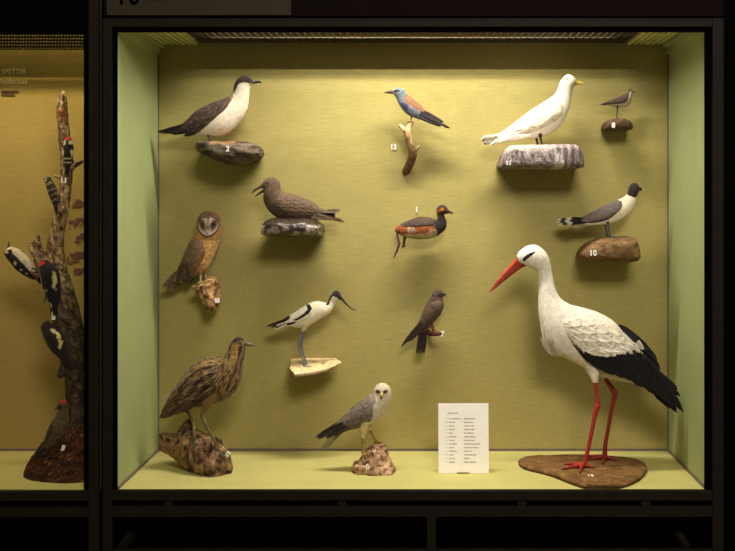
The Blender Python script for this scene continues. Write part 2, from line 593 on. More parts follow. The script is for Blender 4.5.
XF0, XF1 = (118.0 - CX) / S(0), (704.0 - CX) / S(0)       # clear opening of the big case
ZT = H - (32.5 - CY) / S(0)                              # underside of the header
XL, XR = (158 - CX) / S(WALL), (668.5 - CX) / S(WALL)    # inner corners at the back wall
XL, XR = min(XL, XF0) , max(XR, XF1)
XL = (158 - CX) / S(WALL); XR = (668.5 - CX) / S(WALL)
ZC = 1.84                                                # grille level
LX1 = (88 - CX) / S(0)                                   # right edge of the left case's opening
LX0 = -2.45

def struct(o): o['kind'] = 'structure'; return o

struct(box('wall_back', XL - 0.03, XR + 0.03, WALL, WALL + 0.03, -0.03, 2.45, cloth))
struct(box('floor', XL - 0.03, XR + 0.03, 0.0, WALL, -0.03, 0.0, floor_m))
struct(box('wall_left', XL - 0.03, XL, 0.0, WALL, 0.0, 1.787, side_m))
struct(box('wall_right', XR, XR + 0.03, 0.0, WALL, 0.0, 1.787, side_m))
# upper part of the side walls: a stepped channel that carries the grille
struct(box('trim_1', XL - 0.03, XL + 0.012, 0.0, WALL, 1.787, 1.815, side_m, 0.003))
struct(box('trim_2', XR - 0.012, XR + 0.03, 0.0, WALL, 1.787, 1.815, side_m, 0.003))
struct(box('trim_3', XL - 0.03, XL + 0.03, 0.0, WALL, 1.815, ZC, side_m, 0.003))
struct(box('trim_4', XR - 0.03, XR + 0.03, 0.0, WALL, 1.815, ZC, side_m, 0.003))
# grey joint strips
g = 0.004
struct(box('baseboard_back', XL, XR, WALL - g, WALL, 0.0, 0.011, edge_m))
struct(box('baseboard_left', XL, XL + 0.006, 0.0, WALL - g, 0.0, 0.011, edge_m))
struct(box('baseboard_right', XR - 0.006, XR, 0.0, WALL - g, 0.0, 0.011, edge_m))
struct(box('trim_5', XL, XL + 0.006, WALL - g, WALL, 0.011, 1.787, edge_m))
struct(box('trim_6', XR - 0.006, XR, WALL - g, WALL, 0.011, 1.787, edge_m))
# lamp box above the grille
struct(box('ceiling', XL - 0.05, XR + 0.05, -0.008, WALL + 0.03, 2.42, 2.45, white_m))
struct(box('wall_left_lamp_box', XL - 0.05, XL - 0.03, -0.008, WALL, ZC - 0.03, 2.42, white_m))
struct(box('wall_right_lamp_box', XR + 0.03, XR + 0.05, -0.008, WALL, ZC - 0.03, 2.42, white_m))
struct(box('wall_front_lamp_box', XL - 0.05, XR + 0.05, -0.008, 0.0, ZC - 0.03, 2.42, white_m))
# added opaque baffle above the grille, shades the top of the back wall
struct(box('trim_7', XL - 0.03, XR + 0.03, 0.47, WALL, ZC + 0.016, ZC + 0.028, grille_m, 0.002))

# louvre grille: one thing, blades as one patterned mesh
def grille(name, label, x0, x1, y0, y1, z, step, depth):
    V, Fc = [], []
    def addb(a):
        v, f = box_geo(*a); b = len(V); V.extend(v); Fc.extend([tuple(i + b for i in q) for q in f])
    x = x0 + step / 2
    while x < x1:
        addb((x - 0.0008, x + 0.0008, y0, y1, z, z + depth)); x += step
    for k in range(11):
        y = y0 + (y1 - y0) * (k + 0.5) / 11
        if y < 0.45: continue
        addb((x0, x1, y - 0.0008, y + 0.0008, z, z + depth))
    y = 0.285
    while y < 0.45:                       # slanted blades, set along the light
        b = len(V)
        V += [(x0, y, z + depth), (x1, y, z + depth), (x1, y + depth * 0.74, z), (x0, y + depth * 0.74, z)]
        Fc.append((b, b + 1, b + 2, b + 3)); y += 0.03
    c = Vector(((x0 + x1) / 2, (y0 + y1) / 2, z))
    o = link_mesh(name, [Vector(p) - c for p in V], Fc, grille_m, smooth=False, loc=c)
    setprops(o, label, 'louvre grille')
    V, Fc = [], []
    for a in ((x0, x1, y0 - 0.004, y0, z, z + depth), (x0, x1, y1, y1 + 0.004, z, z + depth), (x0 - 0.004, x0, y0, y1, z, z + depth), (x1, x1 + 0.004, y0, y1, z, z + depth)):
        addb(a)
    link_mesh('grille_frame', [Vector(p) - c for p in V], Fc, grille_m, smooth=False, parent=o)
    return o

def ribbed(label, x0, x1):  # added panels, pale colour stands in for lamp light on the box ends
    V, Fc = [], []
    n = 6; w = (x1 - x0) / n
    for k in range(n):
        x = x0 + k * w
        for a in ((x, x + w * .6, 0.02, 0.59, ZC - 0.010, ZC + 0.008), (x + w * .6, x + w, 0.02, 0.59, ZC + 0.004, ZC + 0.008)):
            v, f = box_geo(*a); b = len(V); V += v; Fc += [tuple(i + b for i in q) for q in f]
    c = Vector(((x0 + x1) / 2, 0.30, ZC))
    o = link_mesh('lit_end_panel', [Vector(p) - c for p in V], Fc, white_m, smooth=False, loc=c)
    setprops(o, label, 'panel', 'added panels standing in for the lit ends of the grille')
ribbed('added pale ribbed panel standing in for the lit left end of the louvred light grille', XL + 0.032, XL + 0.19)
ribbed('added pale ribbed panel standing in for the lit right end of the louvred light grille', XR - 0.19, XR - 0.032)
# added opaque end baffles, keep lamp light off the tops of the side walls
struct(box('trim_8', XL - 0.03, XL + 0.30, 0.0, WALL, ZC + 0.030, ZC + 0.042, white_m))
struct(box('trim_9', XR - 0.30, XR + 0.03, 0.0, WALL, ZC + 0.030, ZC + 0.042, white_m))
grille('ceiling_grille', 'long grey louvred light grille under the top of the big bird case', XL + 0.195, XR - 0.195, 0.03, WALL - 0.005, ZC + 0.001, 0.03, 0.012)

# left case
struct(box('wall_back.001', LX0, -1.37, WALL, WALL + 0.03, -0.03, 2.45, cloth2))
struct(box('floor.001', LX0, -1.30, 0.0, WALL, -0.03, 0.0, floor_m))
struct(box('wall_right.001', -1.268, -1.245, 0.0, WALL, 0.0, 2.42, side_m))
struct(box('floor_strip', LX0, -1.37, WALL - g, WALL, 0.0, 0.011, edge_m)).name = 'baseboard_back.001'
struct(box('wall_left.001', LX0 - 0.03, LX0, 0.0, WALL, 0.0, 2.42, side_m))
struct(box('ceiling.001', LX0, -1.25, 0.0, WALL + 0.03, 2.42, 2.45, white_m))
# perforated sheet above the left case
def perforated(x0, x1, ya, za, yb, zb):
    """sloping sheet, staggered round holes"""
    V, Fc = [], []
    sx, L = 0.0128, math.hypot(yb - ya, zb - za)
    ny = 6; sy = L / ny; r = 0.0038
    uy, uz = (yb - ya) / L, (zb - za) / L
    nx = int((x1 - x0) / sx)
    def pt(x, t): return (x, ya + uy * t, za + uz * t)
    for j in range(ny):
        off = sx / 2 if j % 2 else 0
        for i in range(nx):
            ox, oy = x0 + i * sx + off, j * sy
            b = len(V)
            sq = [(ox, oy), (ox + sx / 2, oy), (ox + sx, oy), (ox + sx, oy + sy / 2), (ox + sx, oy + sy), (ox + sx / 2, oy + sy), (ox, oy + sy), (ox, oy + sy / 2)]
            for q in sq: V.append(pt(*q))
            for q in sq:
                d = math.hypot(q[0] - ox - sx / 2, q[1] - oy - sy / 2)
                V.append(pt(ox + sx / 2 + (q[0] - ox - sx / 2) / d * r, oy + sy / 2 + (q[1] - oy - sy / 2) / d * r))
            for q in range(8):
                Fc.append((b + q, b + (q + 1) % 8, b + 8 + (q + 1) % 8, b + 8 + q))
    c = Vector(((x0 + x1) / 2, (ya + yb) / 2, zb))
    o = link_mesh('perforated_grille', [Vector(p) - c for p in V], Fc, perf_m, smooth=False, loc=c)
    setprops(o, 'perforated metal light grille along the top of the left case', 'grille')
perf_m = flat_mat('dark_perforated_sheet', (40, 34, 26), rough=0.6, namt=0.05)
perforated(-2.0, -1.300, 0.40, 1.862, 0.49, 1.793)
struct(box('trim_10', LX0, -1.268, 0.395, WALL, 1.90, 1.906, white_m, 0.001))  # added baffle, keeps the lamp off the top of this case's wall

# glass
def pane(name, x0, x1, z0, z1, y):
    c = Vector(((x0 + x1) / 2, y, z0))
    V = [(x0, y, z0), (x1, y, z0), (x1, y, z1), (x0, y, z1)]
    o = link_mesh(name, [Vector(p) - c for p in V], [(0, 1, 2, 3)], M['glass'], smooth=False, loc=c)
    o['kind'] = 'structure'
M['glass'] = glass_mat()
pane('window_1', XF0 - 0.01, XF1 + 0.01, 0.0, ZT + 0.01, -0.004)
pane('window_2', LX0, LX1 + 0.01, 0.0, ZT + 0.01, -0.004)

# ------------------------------------------------------------------ frame members on the front
def X0(px): return (px - CX) / S(0)
def Z0(py): return H - (py - CY) / S(0)
tn = [11]
def bar(px0, px1, py0, py1, y0, y1, mat, bevel=0.002):
    tn[0] += 1
    o = box('trim_%d' % tn[0], X0(px0), X0(px1), y0, y1, Z0(py1), Z0(py0), mat, bevel)
    o['kind'] = 'structure'
    return o
# black seals round the big pane
bar(114, 118, 28, 489, -0.010, 0.0, black_m)
bar(704, 710.5, 28, 489, -0.010, 0.0, black_m)
bar(118, 704, 28, 32.5, -0.010, 0.0, black_m)
# bronze frame of the big case
bar(105, 114, 19.5, 560, -0.03, 0.0, frame_m)
bar(710.5, 721.5, 19.5, 560, -0.03, 0.0, frame_m)
bar(114, 710.5, 19.5, 28, -0.028, 0.0, frame_m)
bar(114, 710.5, 489, 498.5, -0.028, 0.0, frame_m)
bar(114, 710.5, 505, 515, -0.028, 0.0, frame_m)
for a in (165, 338, 517, 640): bar(a, a + 9, 498.5, 505, -0.022, 0.0, frame_m)
bar(114, 710.5, 498.5, 505, -0.002, 0.02, black_m, 0)  # black backing, the open slot's darkness put into its colour
bar(427, 436, 515, 560, -0.03, 0.0, frame_m)
bar(114, 710.5, 547.5, 560, -0.028, 0.0, frame_m)
# gap, then the frame of the left case
bar(101, 105, -140, 560, 0.0, 0.02, black_m, 0)  # black strip, shade between the two frames put into its colour
bar(91, 101, -140, 560, -0.03, 0.0, frame_m)
bar(84.5, 91, 33, 489, -0.010, 0.0, black_m)
bar(-205, 91, 490, 499, -0.028, 0.0, frame_m)
bar(-205, 91, 506, 515, -0.028, 0.0, frame_m)
bar(-205, 91, 499, 506, -0.002, 0.02, black_m, 0)  # slot under the left case, its shade painted as a black bar
bar(-205, 91, 25, 34.5, -0.028, 0.0, black_m)
# fascia boards above
bar(-205, 90.5, -140, 25, -0.026, 0.0, black_m)
bar(105, 722, -140, 17.2, -0.020, 0.0, panel_m)
bar(105, 722, 17.2, 19.5, -0.012, 0.0, black_m, 0)
bar(722, 800, -140, 560, -0.026, 0.0, black_m)
# the dark space under the cases
bar(-205, 800, 515, 600, 0.45, 0.47, dark_m, 0)
bar(-205, 800, 505, 510, 0.02, 0.45, dark_m, 0)
bar(-205, 800, 590, 600, 0.0, 0.45, dark_m, 0)
# sloping braces under the right end
def brace(x0, z0, y0, x1, z1, y1, r=0.012):
    a, b = Vector((x0, y0, z0)), Vector((x1, y1, z1))
    t = (b - a).normalized(); e = t.cross(Vector((0, 0, 1))).normalized() * r; f = t.cross(e).normalized() * r
    V = [p + s1 * e + s2 * f for p in (a, b) for s1, s2 in ((-1, -1), (1, -1), (1, 1), (-1, 1))]
    Fc = [(0, 1, 2, 3), (4, 5, 6, 7), (0, 1, 5, 4), (1, 2, 6, 5), (2, 3, 7, 6), (3, 0, 4, 7)]
    tn[0] += 1
    o = link_mesh('trim_%d' % tn[0], [p - a for p in V], Fc, frame_m, smooth=False, loc=a)
    o['kind'] = 'structure'
brace(X0(672), Z0(520), 0.25, X0(690), Z0(552), 0.04)
brace(X0(697), Z0(520), 0.30, X0(722), Z0(552), 0.06)
brace(X0(140), Z0(520), 0.25, X0(118), Z0(552), 0.04)

# ------------------------------------------------------------------ sign board above the big case, its top cut by the frame of the photo
t = Thing('sign_board', 'dull brown board with a large dark number above the case', 'sign', -0.030, 198, 15, empty=False)
V, Fc = box_geo(107, 291, -70, 15.2, -2.3, 0.8)
t.add('sign_board', V, Fc, None, sign_m, smooth=False)
tv, tf = text_geo('10', 30, extr=0.1)
t.add('number', [(128 + v.x * 0.86, -4.5 - v.z, 1.0) for v in tv], tf, None, M['black_ink'], smooth=False)
V, Fc = [], []
for x in (145, 149, 152.5, 156.5, 159, 163):
    for a in ((x, x + 1.0, -6, 2.2), (x, x + 2.6, -6, -4.8)):
        v, f = box_geo(a[0], a[1], a[2], a[3], 0.8, 1.1); b = len(V); V += v; Fc += [tuple(i + b for i in q) for q in f]
t.add('lettering', V, Fc, None, M['black_ink'], smooth=False)

# ------------------------------------------------------------------ light
def area(name, x, y, z, sx, sy, power, col, rx=0.0):
    l = bpy.data.lights.new(name, 'AREA'); l.shape = 'RECTANGLE'; l.size = sx; l.size_y = sy
    l.energy = power; l.color = col
    o = bpy.data.objects.new(name, l); o.location = (x, y, z); o.rotation_euler = (rx, 0, 0)
    C.objects.link(o)
    return o
warm = (1.0, 0.95, 0.88)
area('lamp_tube', -0.03, 0.035, 2.34, 1.2, 0.10, 60, warm, math.radians(4))
area('lamp_tube.001', -1.85, 0.04, 2.3, 0.7, 0.06, 14, (1.0, 0.86, 0.6), math.radians(10))
area('grille_backlight', -1.65, 0.52, 1.882, 0.7, 0.03, 0.13, (1.0, 0.86, 0.6), math.radians(75))  # added light, only makes the wall behind the perforated holes look bright
# added fill light far behind the viewer, brightens whatever faces the glass
fill = area('front_fill', 0.8, -4.6, 3.7, 1.6, 1.0, 66, (1.0, 0.92, 0.86), math.radians(58))
fill.data.spread = math.radians(120)
w = bpy.data.worlds.new('dim_room'); bpy.context.scene.world = w
w.use_nodes = True
w.node_tree.nodes['Background'].inputs[0].default_value = (1.0, 0.78, 0.5, 1)
w.node_tree.nodes['Background'].inputs[1].default_value = 0.06
sc_ = bpy.context.scene
sc_.view_settings.view_transform = 'Standard'
sc_.view_settings.gamma = 0.92
sc_.view_settings.exposure = 0.32

# ------------------------------------------------------------------ stuffed birds of the big case
WB = 'mounted birds in the big case'
DARKHORN = (45, 36, 32)
def rod(t, x, y, r=0.9, label=None):
    """wire that carries a wall-mounted specimen from the cloth"""
    t.tubes('mounting_rod', [[(x, y, 0, r), (x, y + 0.3, -(WALL - t.y0) * t.sc * 0.5, r), (x, y + 0.5, -(WALL - t.y0) * t.sc, r)]], (70, 60, 50), mat='horn')

def rock(name, label, y0, pairs, depth, col, x, y, mat='rock', p=3.0, amp=0.6, fr=0.12, lofs=0.0, M_=56, n_per=10, group=None, cat='rock', ridge=0.0, sx=1.0):
    """a lump given by its side view; depth is the half depth front to back, the back is pressed flat to the wall when it reaches it"""
    t = Thing(name, label, cat, y0, x, y, group=group, empty=False)
    pr = []
    for q in pairs:
        d = math.hypot(q[0] - q[2], q[1] - q[3]) / 2
        w = (q[4] if len(q) > 4 else 1.0) * depth / max(d, 0.3)
        pr.append((x + (q[0] - x) * sx, q[1], x + (q[2] - x) * sx, q[3], w, lofs))
    back = -(WALL - y0) * t.sc + 0.3
    def disp(px, py, pl):
        v = Vector((px * fr, py * fr, pl * fr + x))
        k = amp * (fbm(v, 4) * 2.2 + ridge * (abs(nz(px * fr * 0.8, py * fr * 2.5, pl * fr)) - 0.3))
        cx, cy = x, y
        return (px + 0.5 * k * (1 if px > cx else -1), py + k * (1 if py > cy else -1) * 0.8, max(back, pl + k * (1 if pl > 0 else -1)))
    t.loft(name, pr, 1.0, col, mat=mat, keep=True, disp=disp, p=p, M_=M_, n_per=n_per)
    return t

# ---------- skua, top left
def skua():
    b = Thing('skua', 'dark-capped bird with white neck and breast on grey driftwood, top left', 'bird', 0.47, 216, 137, WB)
    dk = (62, 50, 42)
    white = (226, 214, 192)
    pt = painter(white, [
        ([(176, 120), (192, 110), (211, 101), (227, 96), (233, 98), (231, 102), (226, 110), (215.5, 119), (206, 128), (200, 131), (193, 137), (176, 134)], dk),
        ([(225, 101), (229, 96), (233.5, 91), (234, 96), (233, 101), (229, 104)], (150, 128, 108)),
        ([(232.5, 90), (234, 84), (237, 78), (243, 73), (256, 76), (256, 83), (250, 83.8), (244, 83.0), (240, 84.5), (237.5, 89), (235, 93)], (58, 47, 41)),
    ], jit=0.7, mott=0.1)
    b.body([(177, 126.8, 179, 130.5, .9), (184, 123.5, 190, 134.5, .7), (194, 112.5, 202, 136, .62), (206, 106, 214, 137, .62), (218, 101, 228, 133.5, .62), (227, 97.5, 240, 122, .62),
            (232, 93.3, 247.3, 109, .62), (233.6, 87.5, 249.2, 97, .68), (235, 82.3, 249.8, 89.5, .74), (238.5, 77.8, 251, 85.6, .8), (244.5, 75.6, 252.4, 84.8, .8), (250, 77.4, 253.4, 84, .85), (253, 80, 254, 83.3, .9)], .65, pt, mat='white_plumage')
    def wc(x, y, l, u, v):
        c = mixc((92, 74, 62), (56, 44, 38), u)
        if nz(u * 14, v * 16, 2) > .22: c = mixc(c, (136, 114, 92), .6)
        return scale(c, 1 + 0.3 * nz(x * .6, y * .6))
    pr = [(206, 121, 160, 131.6, 6, 2, 4, .25, (44, 35, 31)), (204, 124, 166, 133.5, 6.5, 2.5, 4, .2, (52, 42, 36)), (202, 127, 172, 134.5, 7, 3, 3.6, .2, (46, 37, 32)), (206, 129, 184, 136, 7, 3.5, 3.2, .2, (56, 45, 39))]
    b.wings([(230.5, 97.5, 232, 100.5), (225, 98.8, 228, 109), (214, 102.5, 218, 118.5), (202, 108, 208, 127), (191, 116.5, 197, 133.5), (181, 124.5, 186, 134), (172, 128, 173, 132)], wc, thick=2.2, rows=(11, 5), relief=.6, edge=.3, blades=pr)
    b.tail(188, 128.5, 158, 132, 4, 5, 6, (42, 33, 29), fan=1.4)
    b.loft('beak', [(252.8, 79.8, 253.2, 84, .8), (255.5, 80.6, 255.8, 83.6, .7), (258.5, 80.6, 258.5, 83, .6), (260.8, 81.2, 260.6, 83.4, .5), (261.2, 83, 260.9, 84.2, .4)], .7, lambda x, y, *a: mixc((70, 58, 52), (36, 30, 28), (x - 253) / 5), mat='horn', M_=16)
    b.eye(249.2, 79.8, 0.95, (30, 20, 14))
    for l, dx in ((4.0, 0), (-4.0, -2)):
        b.leg([(209 + dx, 134, l, 1.3), (209.5 + dx, 138, l, 0.8), (210.8 + dx, 141, l, .8), (211 + dx, 142, l, 0.9)], [(8, .6, 3), (9.5, .9, 0), (8, .6, -3), (-3, .4, 0)], (92, 70, 58), r_toe=.6, web=True)
    def rc(x, y, l, u, v):
        k = nz(x * .06 + y * .25, y * .42 - x * .1, l * .05)
        c = mixc((124, 110, 92), (64, 54, 46), .45 + 1.3 * k)
        if x < 203: c = mixc(c, (140, 115, 80), .6)
        if y < 146 and 216 < x < 240: c = mixc(c, (175, 130, 85), .6)
        return c
    r = rock('driftwood_slab', 'grey driftwood slab with a number tag under the dark-capped white-breasted bird', 0.47,
             [(196.8, 144.5, 196.8, 148, .5), (199, 142.3, 199, 152.5, .8), (206, 141.7, 206, 155, 1), (218, 141.5, 218, 161, 1.1), (232, 142, 232, 165, 1.1), (246, 142.5, 246, 164.5, 1.1), (257, 144, 257, 161, 1), (262.5, 149, 263, 157, .7), (264.5, 152, 264.5, 154, .4)],
             32, rc, 230, 153, sx=.93, mat='wood', p=2.6, amp=1.4, fr=0.09, ridge=0.9, cat='driftwood')
    r.tag(227.6, 149, '2', 4, 5.5, .1)
skua()

# ---------- brown open-billed seabird
def brown_bird():
    b = Thing('brown_seabird', 'brown bird with open bill sitting on a dark glossy stone', 'bird', 0.47, 292, 220, WB)
    br = (112, 90, 70)
    def base(x, y, l, u, v):
        c = mixc((86, 68, 52), (106, 86, 64), v)
        if x < 281 and y < 194: c = mixc((88, 70, 56), (112, 92, 72), .5 + .5 * nz(x * .5, y * .5))
        if y > 212: c = mixc(c, (84, 66, 50), .5)
        return c
    b.body([(330, 210.6, 331, 213, .9), (321, 208, 320, 218, .9), (315, 203.2, 312, 220.6, .75), (303, 197, 300, 221.6, .75), (291, 193.3, 288, 220.6, .75), (283.5, 191.6, 275.5, 216.5, .75),
            (281, 188.5, 267.5, 209, .72), (280.6, 185, 263.8, 201, .74), (279.3, 181.3, 263.5, 194.6, .78), (275.5, 178.2, 264.3, 192, .8), (269.8, 177.0, 263.2, 190, .8), (264.5, 180.2, 262.4, 187.6, .85), (262, 184, 262.2, 186.5, .9)], .75, painter(base, jit=.5, mott=.2))
    def wc(x, y, l, u, v):
        return scale(mixc((108, 87, 65), (78, 61, 47), u * .8), 1 + .2 * nz(x * .5, y * .5))
    pr = [(316, 214, 344.8, 222, 8, 3, 3.2, .3, (86, 66, 52)), (314, 216, 341, 219.5, 8, 4, 3.2, .3, (94, 74, 58)), (312, 217.5, 334, 219.5, 8.5, 5, 3, .3, (88, 69, 54))]
    b.wings([(277, 199, 276, 205), (284.5, 194.8, 283.5, 212.5), (296, 196.6, 294, 217), (308, 201, 306, 219), (318, 208, 316, 219.5), (326, 210.6, 326, 218), (335, 213.5, 335, 219.5)], wc, thick=2.4, rows=(9, 5), relief=.7, edge=.28, blades=pr)
    b.tail(314, 211, 340.5, 210.6, 4.5, 6, 6, (92, 73, 57), fan=1.4)
    b.loft('beak', [(264.5, 182.5, 264.6, 188.6, .75), (261, 184.6, 261.6, 188.5, .65), (256.5, 187.6, 257.2, 190.2, .55), (253.3, 190, 254, 192.4, .5), (252.3, 192.2, 252.6, 194.4, .4), (252.6, 194.6, 252.7, 195, .3)], .6, lambda x, y, *a: mixc((60, 48, 42), (120, 104, 90), .5 + .5 * nz(x, y)), mat='horn', M_=16)
    b.loft('lower_bill', [(265.5, 188.4, 266, 192, .75), (261.5, 190.4, 262, 193.2, .65), (257.5, 193.3, 258, 195.4, .5), (255, 196, 255.2, 196.8, .4)], .6, (80, 62, 54), mat='horn', M_=14)
    b.eye(268, 183.2, 1.1, (40, 25, 15))
    for l in (5, -5):
        b.leg([(291, 218, l, 1.6), (290, 220.5, l + 1, 1.2)], [(-7, 1.2, 3), (-8, 1.2, 0), (-7, 1.2, -2), (3, .5, 0)], (60, 48, 42), r_toe=.7, web=True)
    def rc(x, y, l, u, v):
        c = mixc((48, 38, 32), (78, 64, 54), .5 + nz(x * .3, y * .3, l * .2))
        k = nz(x * .16, y * .22, 4.2) + .35 * nz(x * .6, y * .6, 1)
        if 224.5 < y < 234 and k > -.02 and l > 0: c = mixc((190, 176, 164), (112, 98, 88), nz(x * .7, y * .7) + .5)
        return c
    rock('glossy_stone', 'dark glossy stone with whitish streaks under the open-billed brown bird', 0.47,
         [(263.3, 228, 263.5, 234, .7), (266, 221.5, 265.5, 235.6, .9), (272, 218, 271.5, 236.2, 1), (292, 218.2, 292, 236.4, 1.05), (312, 218.6, 312, 236.4, 1), (320, 222, 321, 236, .9), (324.5, 229, 324.3, 234.5, .7)],
         33, rc, 294, 228, sx=.95, mat='wet', p=2.8, amp=.8, fr=.1)
brown_bird()

# ---------- barn owl
def owl():
    b = Thing('barn_owl', 'barn owl with pale heart-shaped face looking out over a root stump', 'owl', 0.52, 203, 282, WB)
    tawny = (150, 114, 64)
    def base(x, y, l, u, v):
        c = mixc((176, 136, 78), (150, 116, 74), .5 + .5 * nz(x * .4, y * .4))
        if y < 224 and y < 219 + .2 * abs(x - 209): c = mixc((140, 104, 82), (116, 84, 66), .5 + nz(x * .5, y * .5))
        if y > 240 and x > 203: c = mixc((182, 142, 78), (214, 176, 116), .5 + .8 * nz(x * .4, y * .4))
        if nz(x * 1.1, y * 1.1, 5) > .52: c = scale(c, .6)
        return c
    b.body([(174, 280, 177, 283.5, .9), (176.5, 272, 187, 281.5, .7), (180.5, 263.5, 196, 276, .74), (184.5, 253.5, 206, 270, .8), (188.5, 244, 213, 258, .84), (192.5, 236.4, 217.6, 247, .84),
            (195.5, 230.2, 220.6, 237.5, .86), (196.6, 224.8, 222, 230, .9), (197.2, 220, 222, 223.6, .9), (198.8, 216, 220.6, 218.4, .9), (202.3, 212.8, 217.6, 214.2, .9), (206.8, 211, 213.2, 211.7, .9)], .82, painter(base, jit=.3, mott=.18), M_=56)
    # facial disc
    cx, cy = 210.2, 225.0
    V, Fc, cols = [], [], []
    nr, na = 14, 64
    def rim(a):
        # heart: notch at the top, point at the bottom
        d = math.cos(a)            # +1 straight down, -1 straight up
        r = 11.3 + 0.4 * d
        if d < 0: r *= 1 - 0.24 * max(0, 1 - abs(math.sin(a)) / .62) ** 1.3 - .10 * (-d)
        else: r *= 1 - .10 * math.sin(2 * abs(a if a <= math.pi else 2 * math.pi - a))
        return r
    for i in range(nr + 1):
        k = i / nr
        for j in range(na):
            a = 2 * math.pi * j / na
            r = rim(a) * k
            x, y = cx + r * math.sin(a), cy + r * math.cos(a)
            l = b.lat(x, y, 3.0)
            dish = 1.0 - 1.7 * math.sin(math.pi * min(1, k * 1.02)) ** 1.2
            ridge = 1.9 * math.exp(-((x - cx - .6) / 1.6) ** 2) * max(0, 1 - abs(y - cy - 1) / 10)
            V.append((x, y, l + .8 + dish * .7 + ridge))
            c = mixc((214, 196, 182), (186, 164, 150), .5 + .5 * nz(x * .8, y * .8))
            for ex in (204.8, 215.6):
                d = math.hypot((x - ex - (.25 if ex < cx else -.25) * (y - cy)), (y - 224.6) * .6)
                c = mixc((84, 66, 55), c, (d - 1.8) / 2.8)
            if k > .86: c = mixc(c, (78, 50, 32), (k - .86) / .08)
            if abs(x - cx - .6) < .9 and y < cy + 4: c = mixc(c, (128, 96, 76), .7)
            cols.append(c)
    for i in range(nr):
        for j in range(na):
            p0, p1 = i * na + j, i * na + (j + 1) % na
            Fc.append((p0, p1, p1 + na, p0 + na))
    b.add('facial_disc', V, Fc, cols, M['plumage'], label='pale heart-shaped facial disc with dark rim')
    def wc(x, y, l, u, v):
        c = mixc((138, 110, 80), (84, 66, 52), u + .4 * nz(x * .3, y * .3))
        if v < .25: c = mixc(c, (140, 106, 62), .6)
        return c
    pr = [(190, 262, 190.5, 283.5, 12, 5, 4, .3, (72, 56, 44)), (186, 262, 184.5, 282, 11, 4.5, 4.5, .3, (84, 66, 50)), (183, 264, 178, 284, 9, 4, 4.5, .3, (78, 60, 46))]
    b.wings([(196, 238, 206, 242), (190.5, 242, 207.5, 253), (185.5, 252, 201.5, 264.5), (181.5, 262, 196, 273), (178.5, 270.5, 192, 279.5), (180, 279, 190.5, 283)], wc, thick=3.0, rows=(8, 5), relief=.7, edge=.3, blades=pr)
    bars = lambda t, q: mixc((128, 104, 80), (92, 74, 58), 1 if (t * 4.5) % 1 > .6 else 0) if t < .92 else (170, 150, 124)
    b.feathers('tail', [(180, 270, 162.5, 288, 2, 4, 5, .3, bars), (181, 271, 166, 290.5, 1, 1, 5, .3, bars), (182, 272, 170, 291.5, -1, -2, 5, .3, bars), (184, 273, 174, 290.5, -2, -4, 5, .3, bars)])
    # beak and eyes point out at the glass
    for ex in (204.9, 215.4): b.eye(ex, 224.0, 1.7, (14, 10, 8), sides=(1,), out=.75)
    l0 = b.lat(210.6, 231) + 1.4
    b.tubes('beak', [[(210.5, 229.6, l0, 1.2), (210.6, 231.6, l0 + 1.5, 1.0), (210.7, 233.6, l0 + 1.4, .5), (210.7, 234.6, l0 + .8, .05)]], (176, 150, 124), mat='horn')
    for x, l in ((201.2, 4), (204.6, -3)):
        b.leg([(x, 268, l, 3.2), (x + .3, 273, l, 1.5), (x + .3, 278, l, 1.1), (x + .2, 281.6, l, 1.1)], [(2.5, 1.6, 3.4), (4, 1.4, 1), (-2.6, 1.6, 2.6), (-2, 1.2, -2)], (182, 160, 128), r_toe=.7, thigh=([(x - .5, 262, l, 6), (x, 268, l, 4), (x + .3, 274, l, 1.7)], (158, 122, 70)))
    def rc(x, y, l, u, v):
        k = fbm(Vector((x * .17, y * .17, l * .17)), 3)
        c = mixc((214, 176, 122), (104, 72, 44), .42 + 1.9 * k)
        if nz(x * .33, y * .33, l * .3 + 7) > .36: c = scale(c, .35)
        return c
    r = Thing('root_stump', 'knotty pale brown root stump on the wall under the barn owl', 'root stump', 0.53, 208, 294, empty=False)
    def disp(px, py, pl):
        k = 2.4 * fbm(Vector((px * .14, py * .14, pl * .14 + 3)), 4)
        return (px + k * (1 if px > 208 else -1), py + k * .7, max(-(WALL - .53) * r.sc + .3, pl + k * (1 if pl > 0 else -1)))
    r.loft('root_stump', [(205, 277.5, 211, 277, 1.2, -6), (199.5, 281.6, 215.5, 278.8, 1.6, -5), (196.6, 287.5, 217, 283, 1.7, -5), (198.4, 294, 218, 291, 1.8, -5), (202, 300.5, 219.6, 297.6, 1.6, -2), (203.6, 306, 220.2, 302.5, 1.3, 0), (206.5, 309.6, 217.6, 308, 1.1, 1), (209.5, 311, 214, 310.4, .9, 1)], 1.2, rc, mat='wood', keep=True, disp=disp, p=2.4, M_=56)
    for br in ([(216, 291, 2, 2.2), (217.2, 284, 3, 1.6), (216.8, 279.5, 3, .9)], [(200, 288, 8, 3.2), (197, 286.5, 12, 2.8), (196, 285.8, 14, 1.4)]):
        r.tubes('broken_branch', [br], lambda x, y, *a: mixc((190, 150, 100), (84, 58, 38), .5 + nz(x * .4, y * .4)), mat='wood')
    r.tubes('broken_branch', [[(212, 302, 4, 5), (213, 304, 12, 4.6), (213, 304.5, 15.5, 4.2), (213, 304.5, 14, 2.6)]], lambda x, y, l, u, v: (40, 28, 20) if u > .82 else mixc((180, 144, 96), (90, 62, 40), .5 + nz(x * .4, y * .4, l * .3)), mat='wood', k=16)
    r.bvh = None
    r.tag(217.2, 300.5, '', 4.4, 4.6, -.15, l=15.2)
owl()

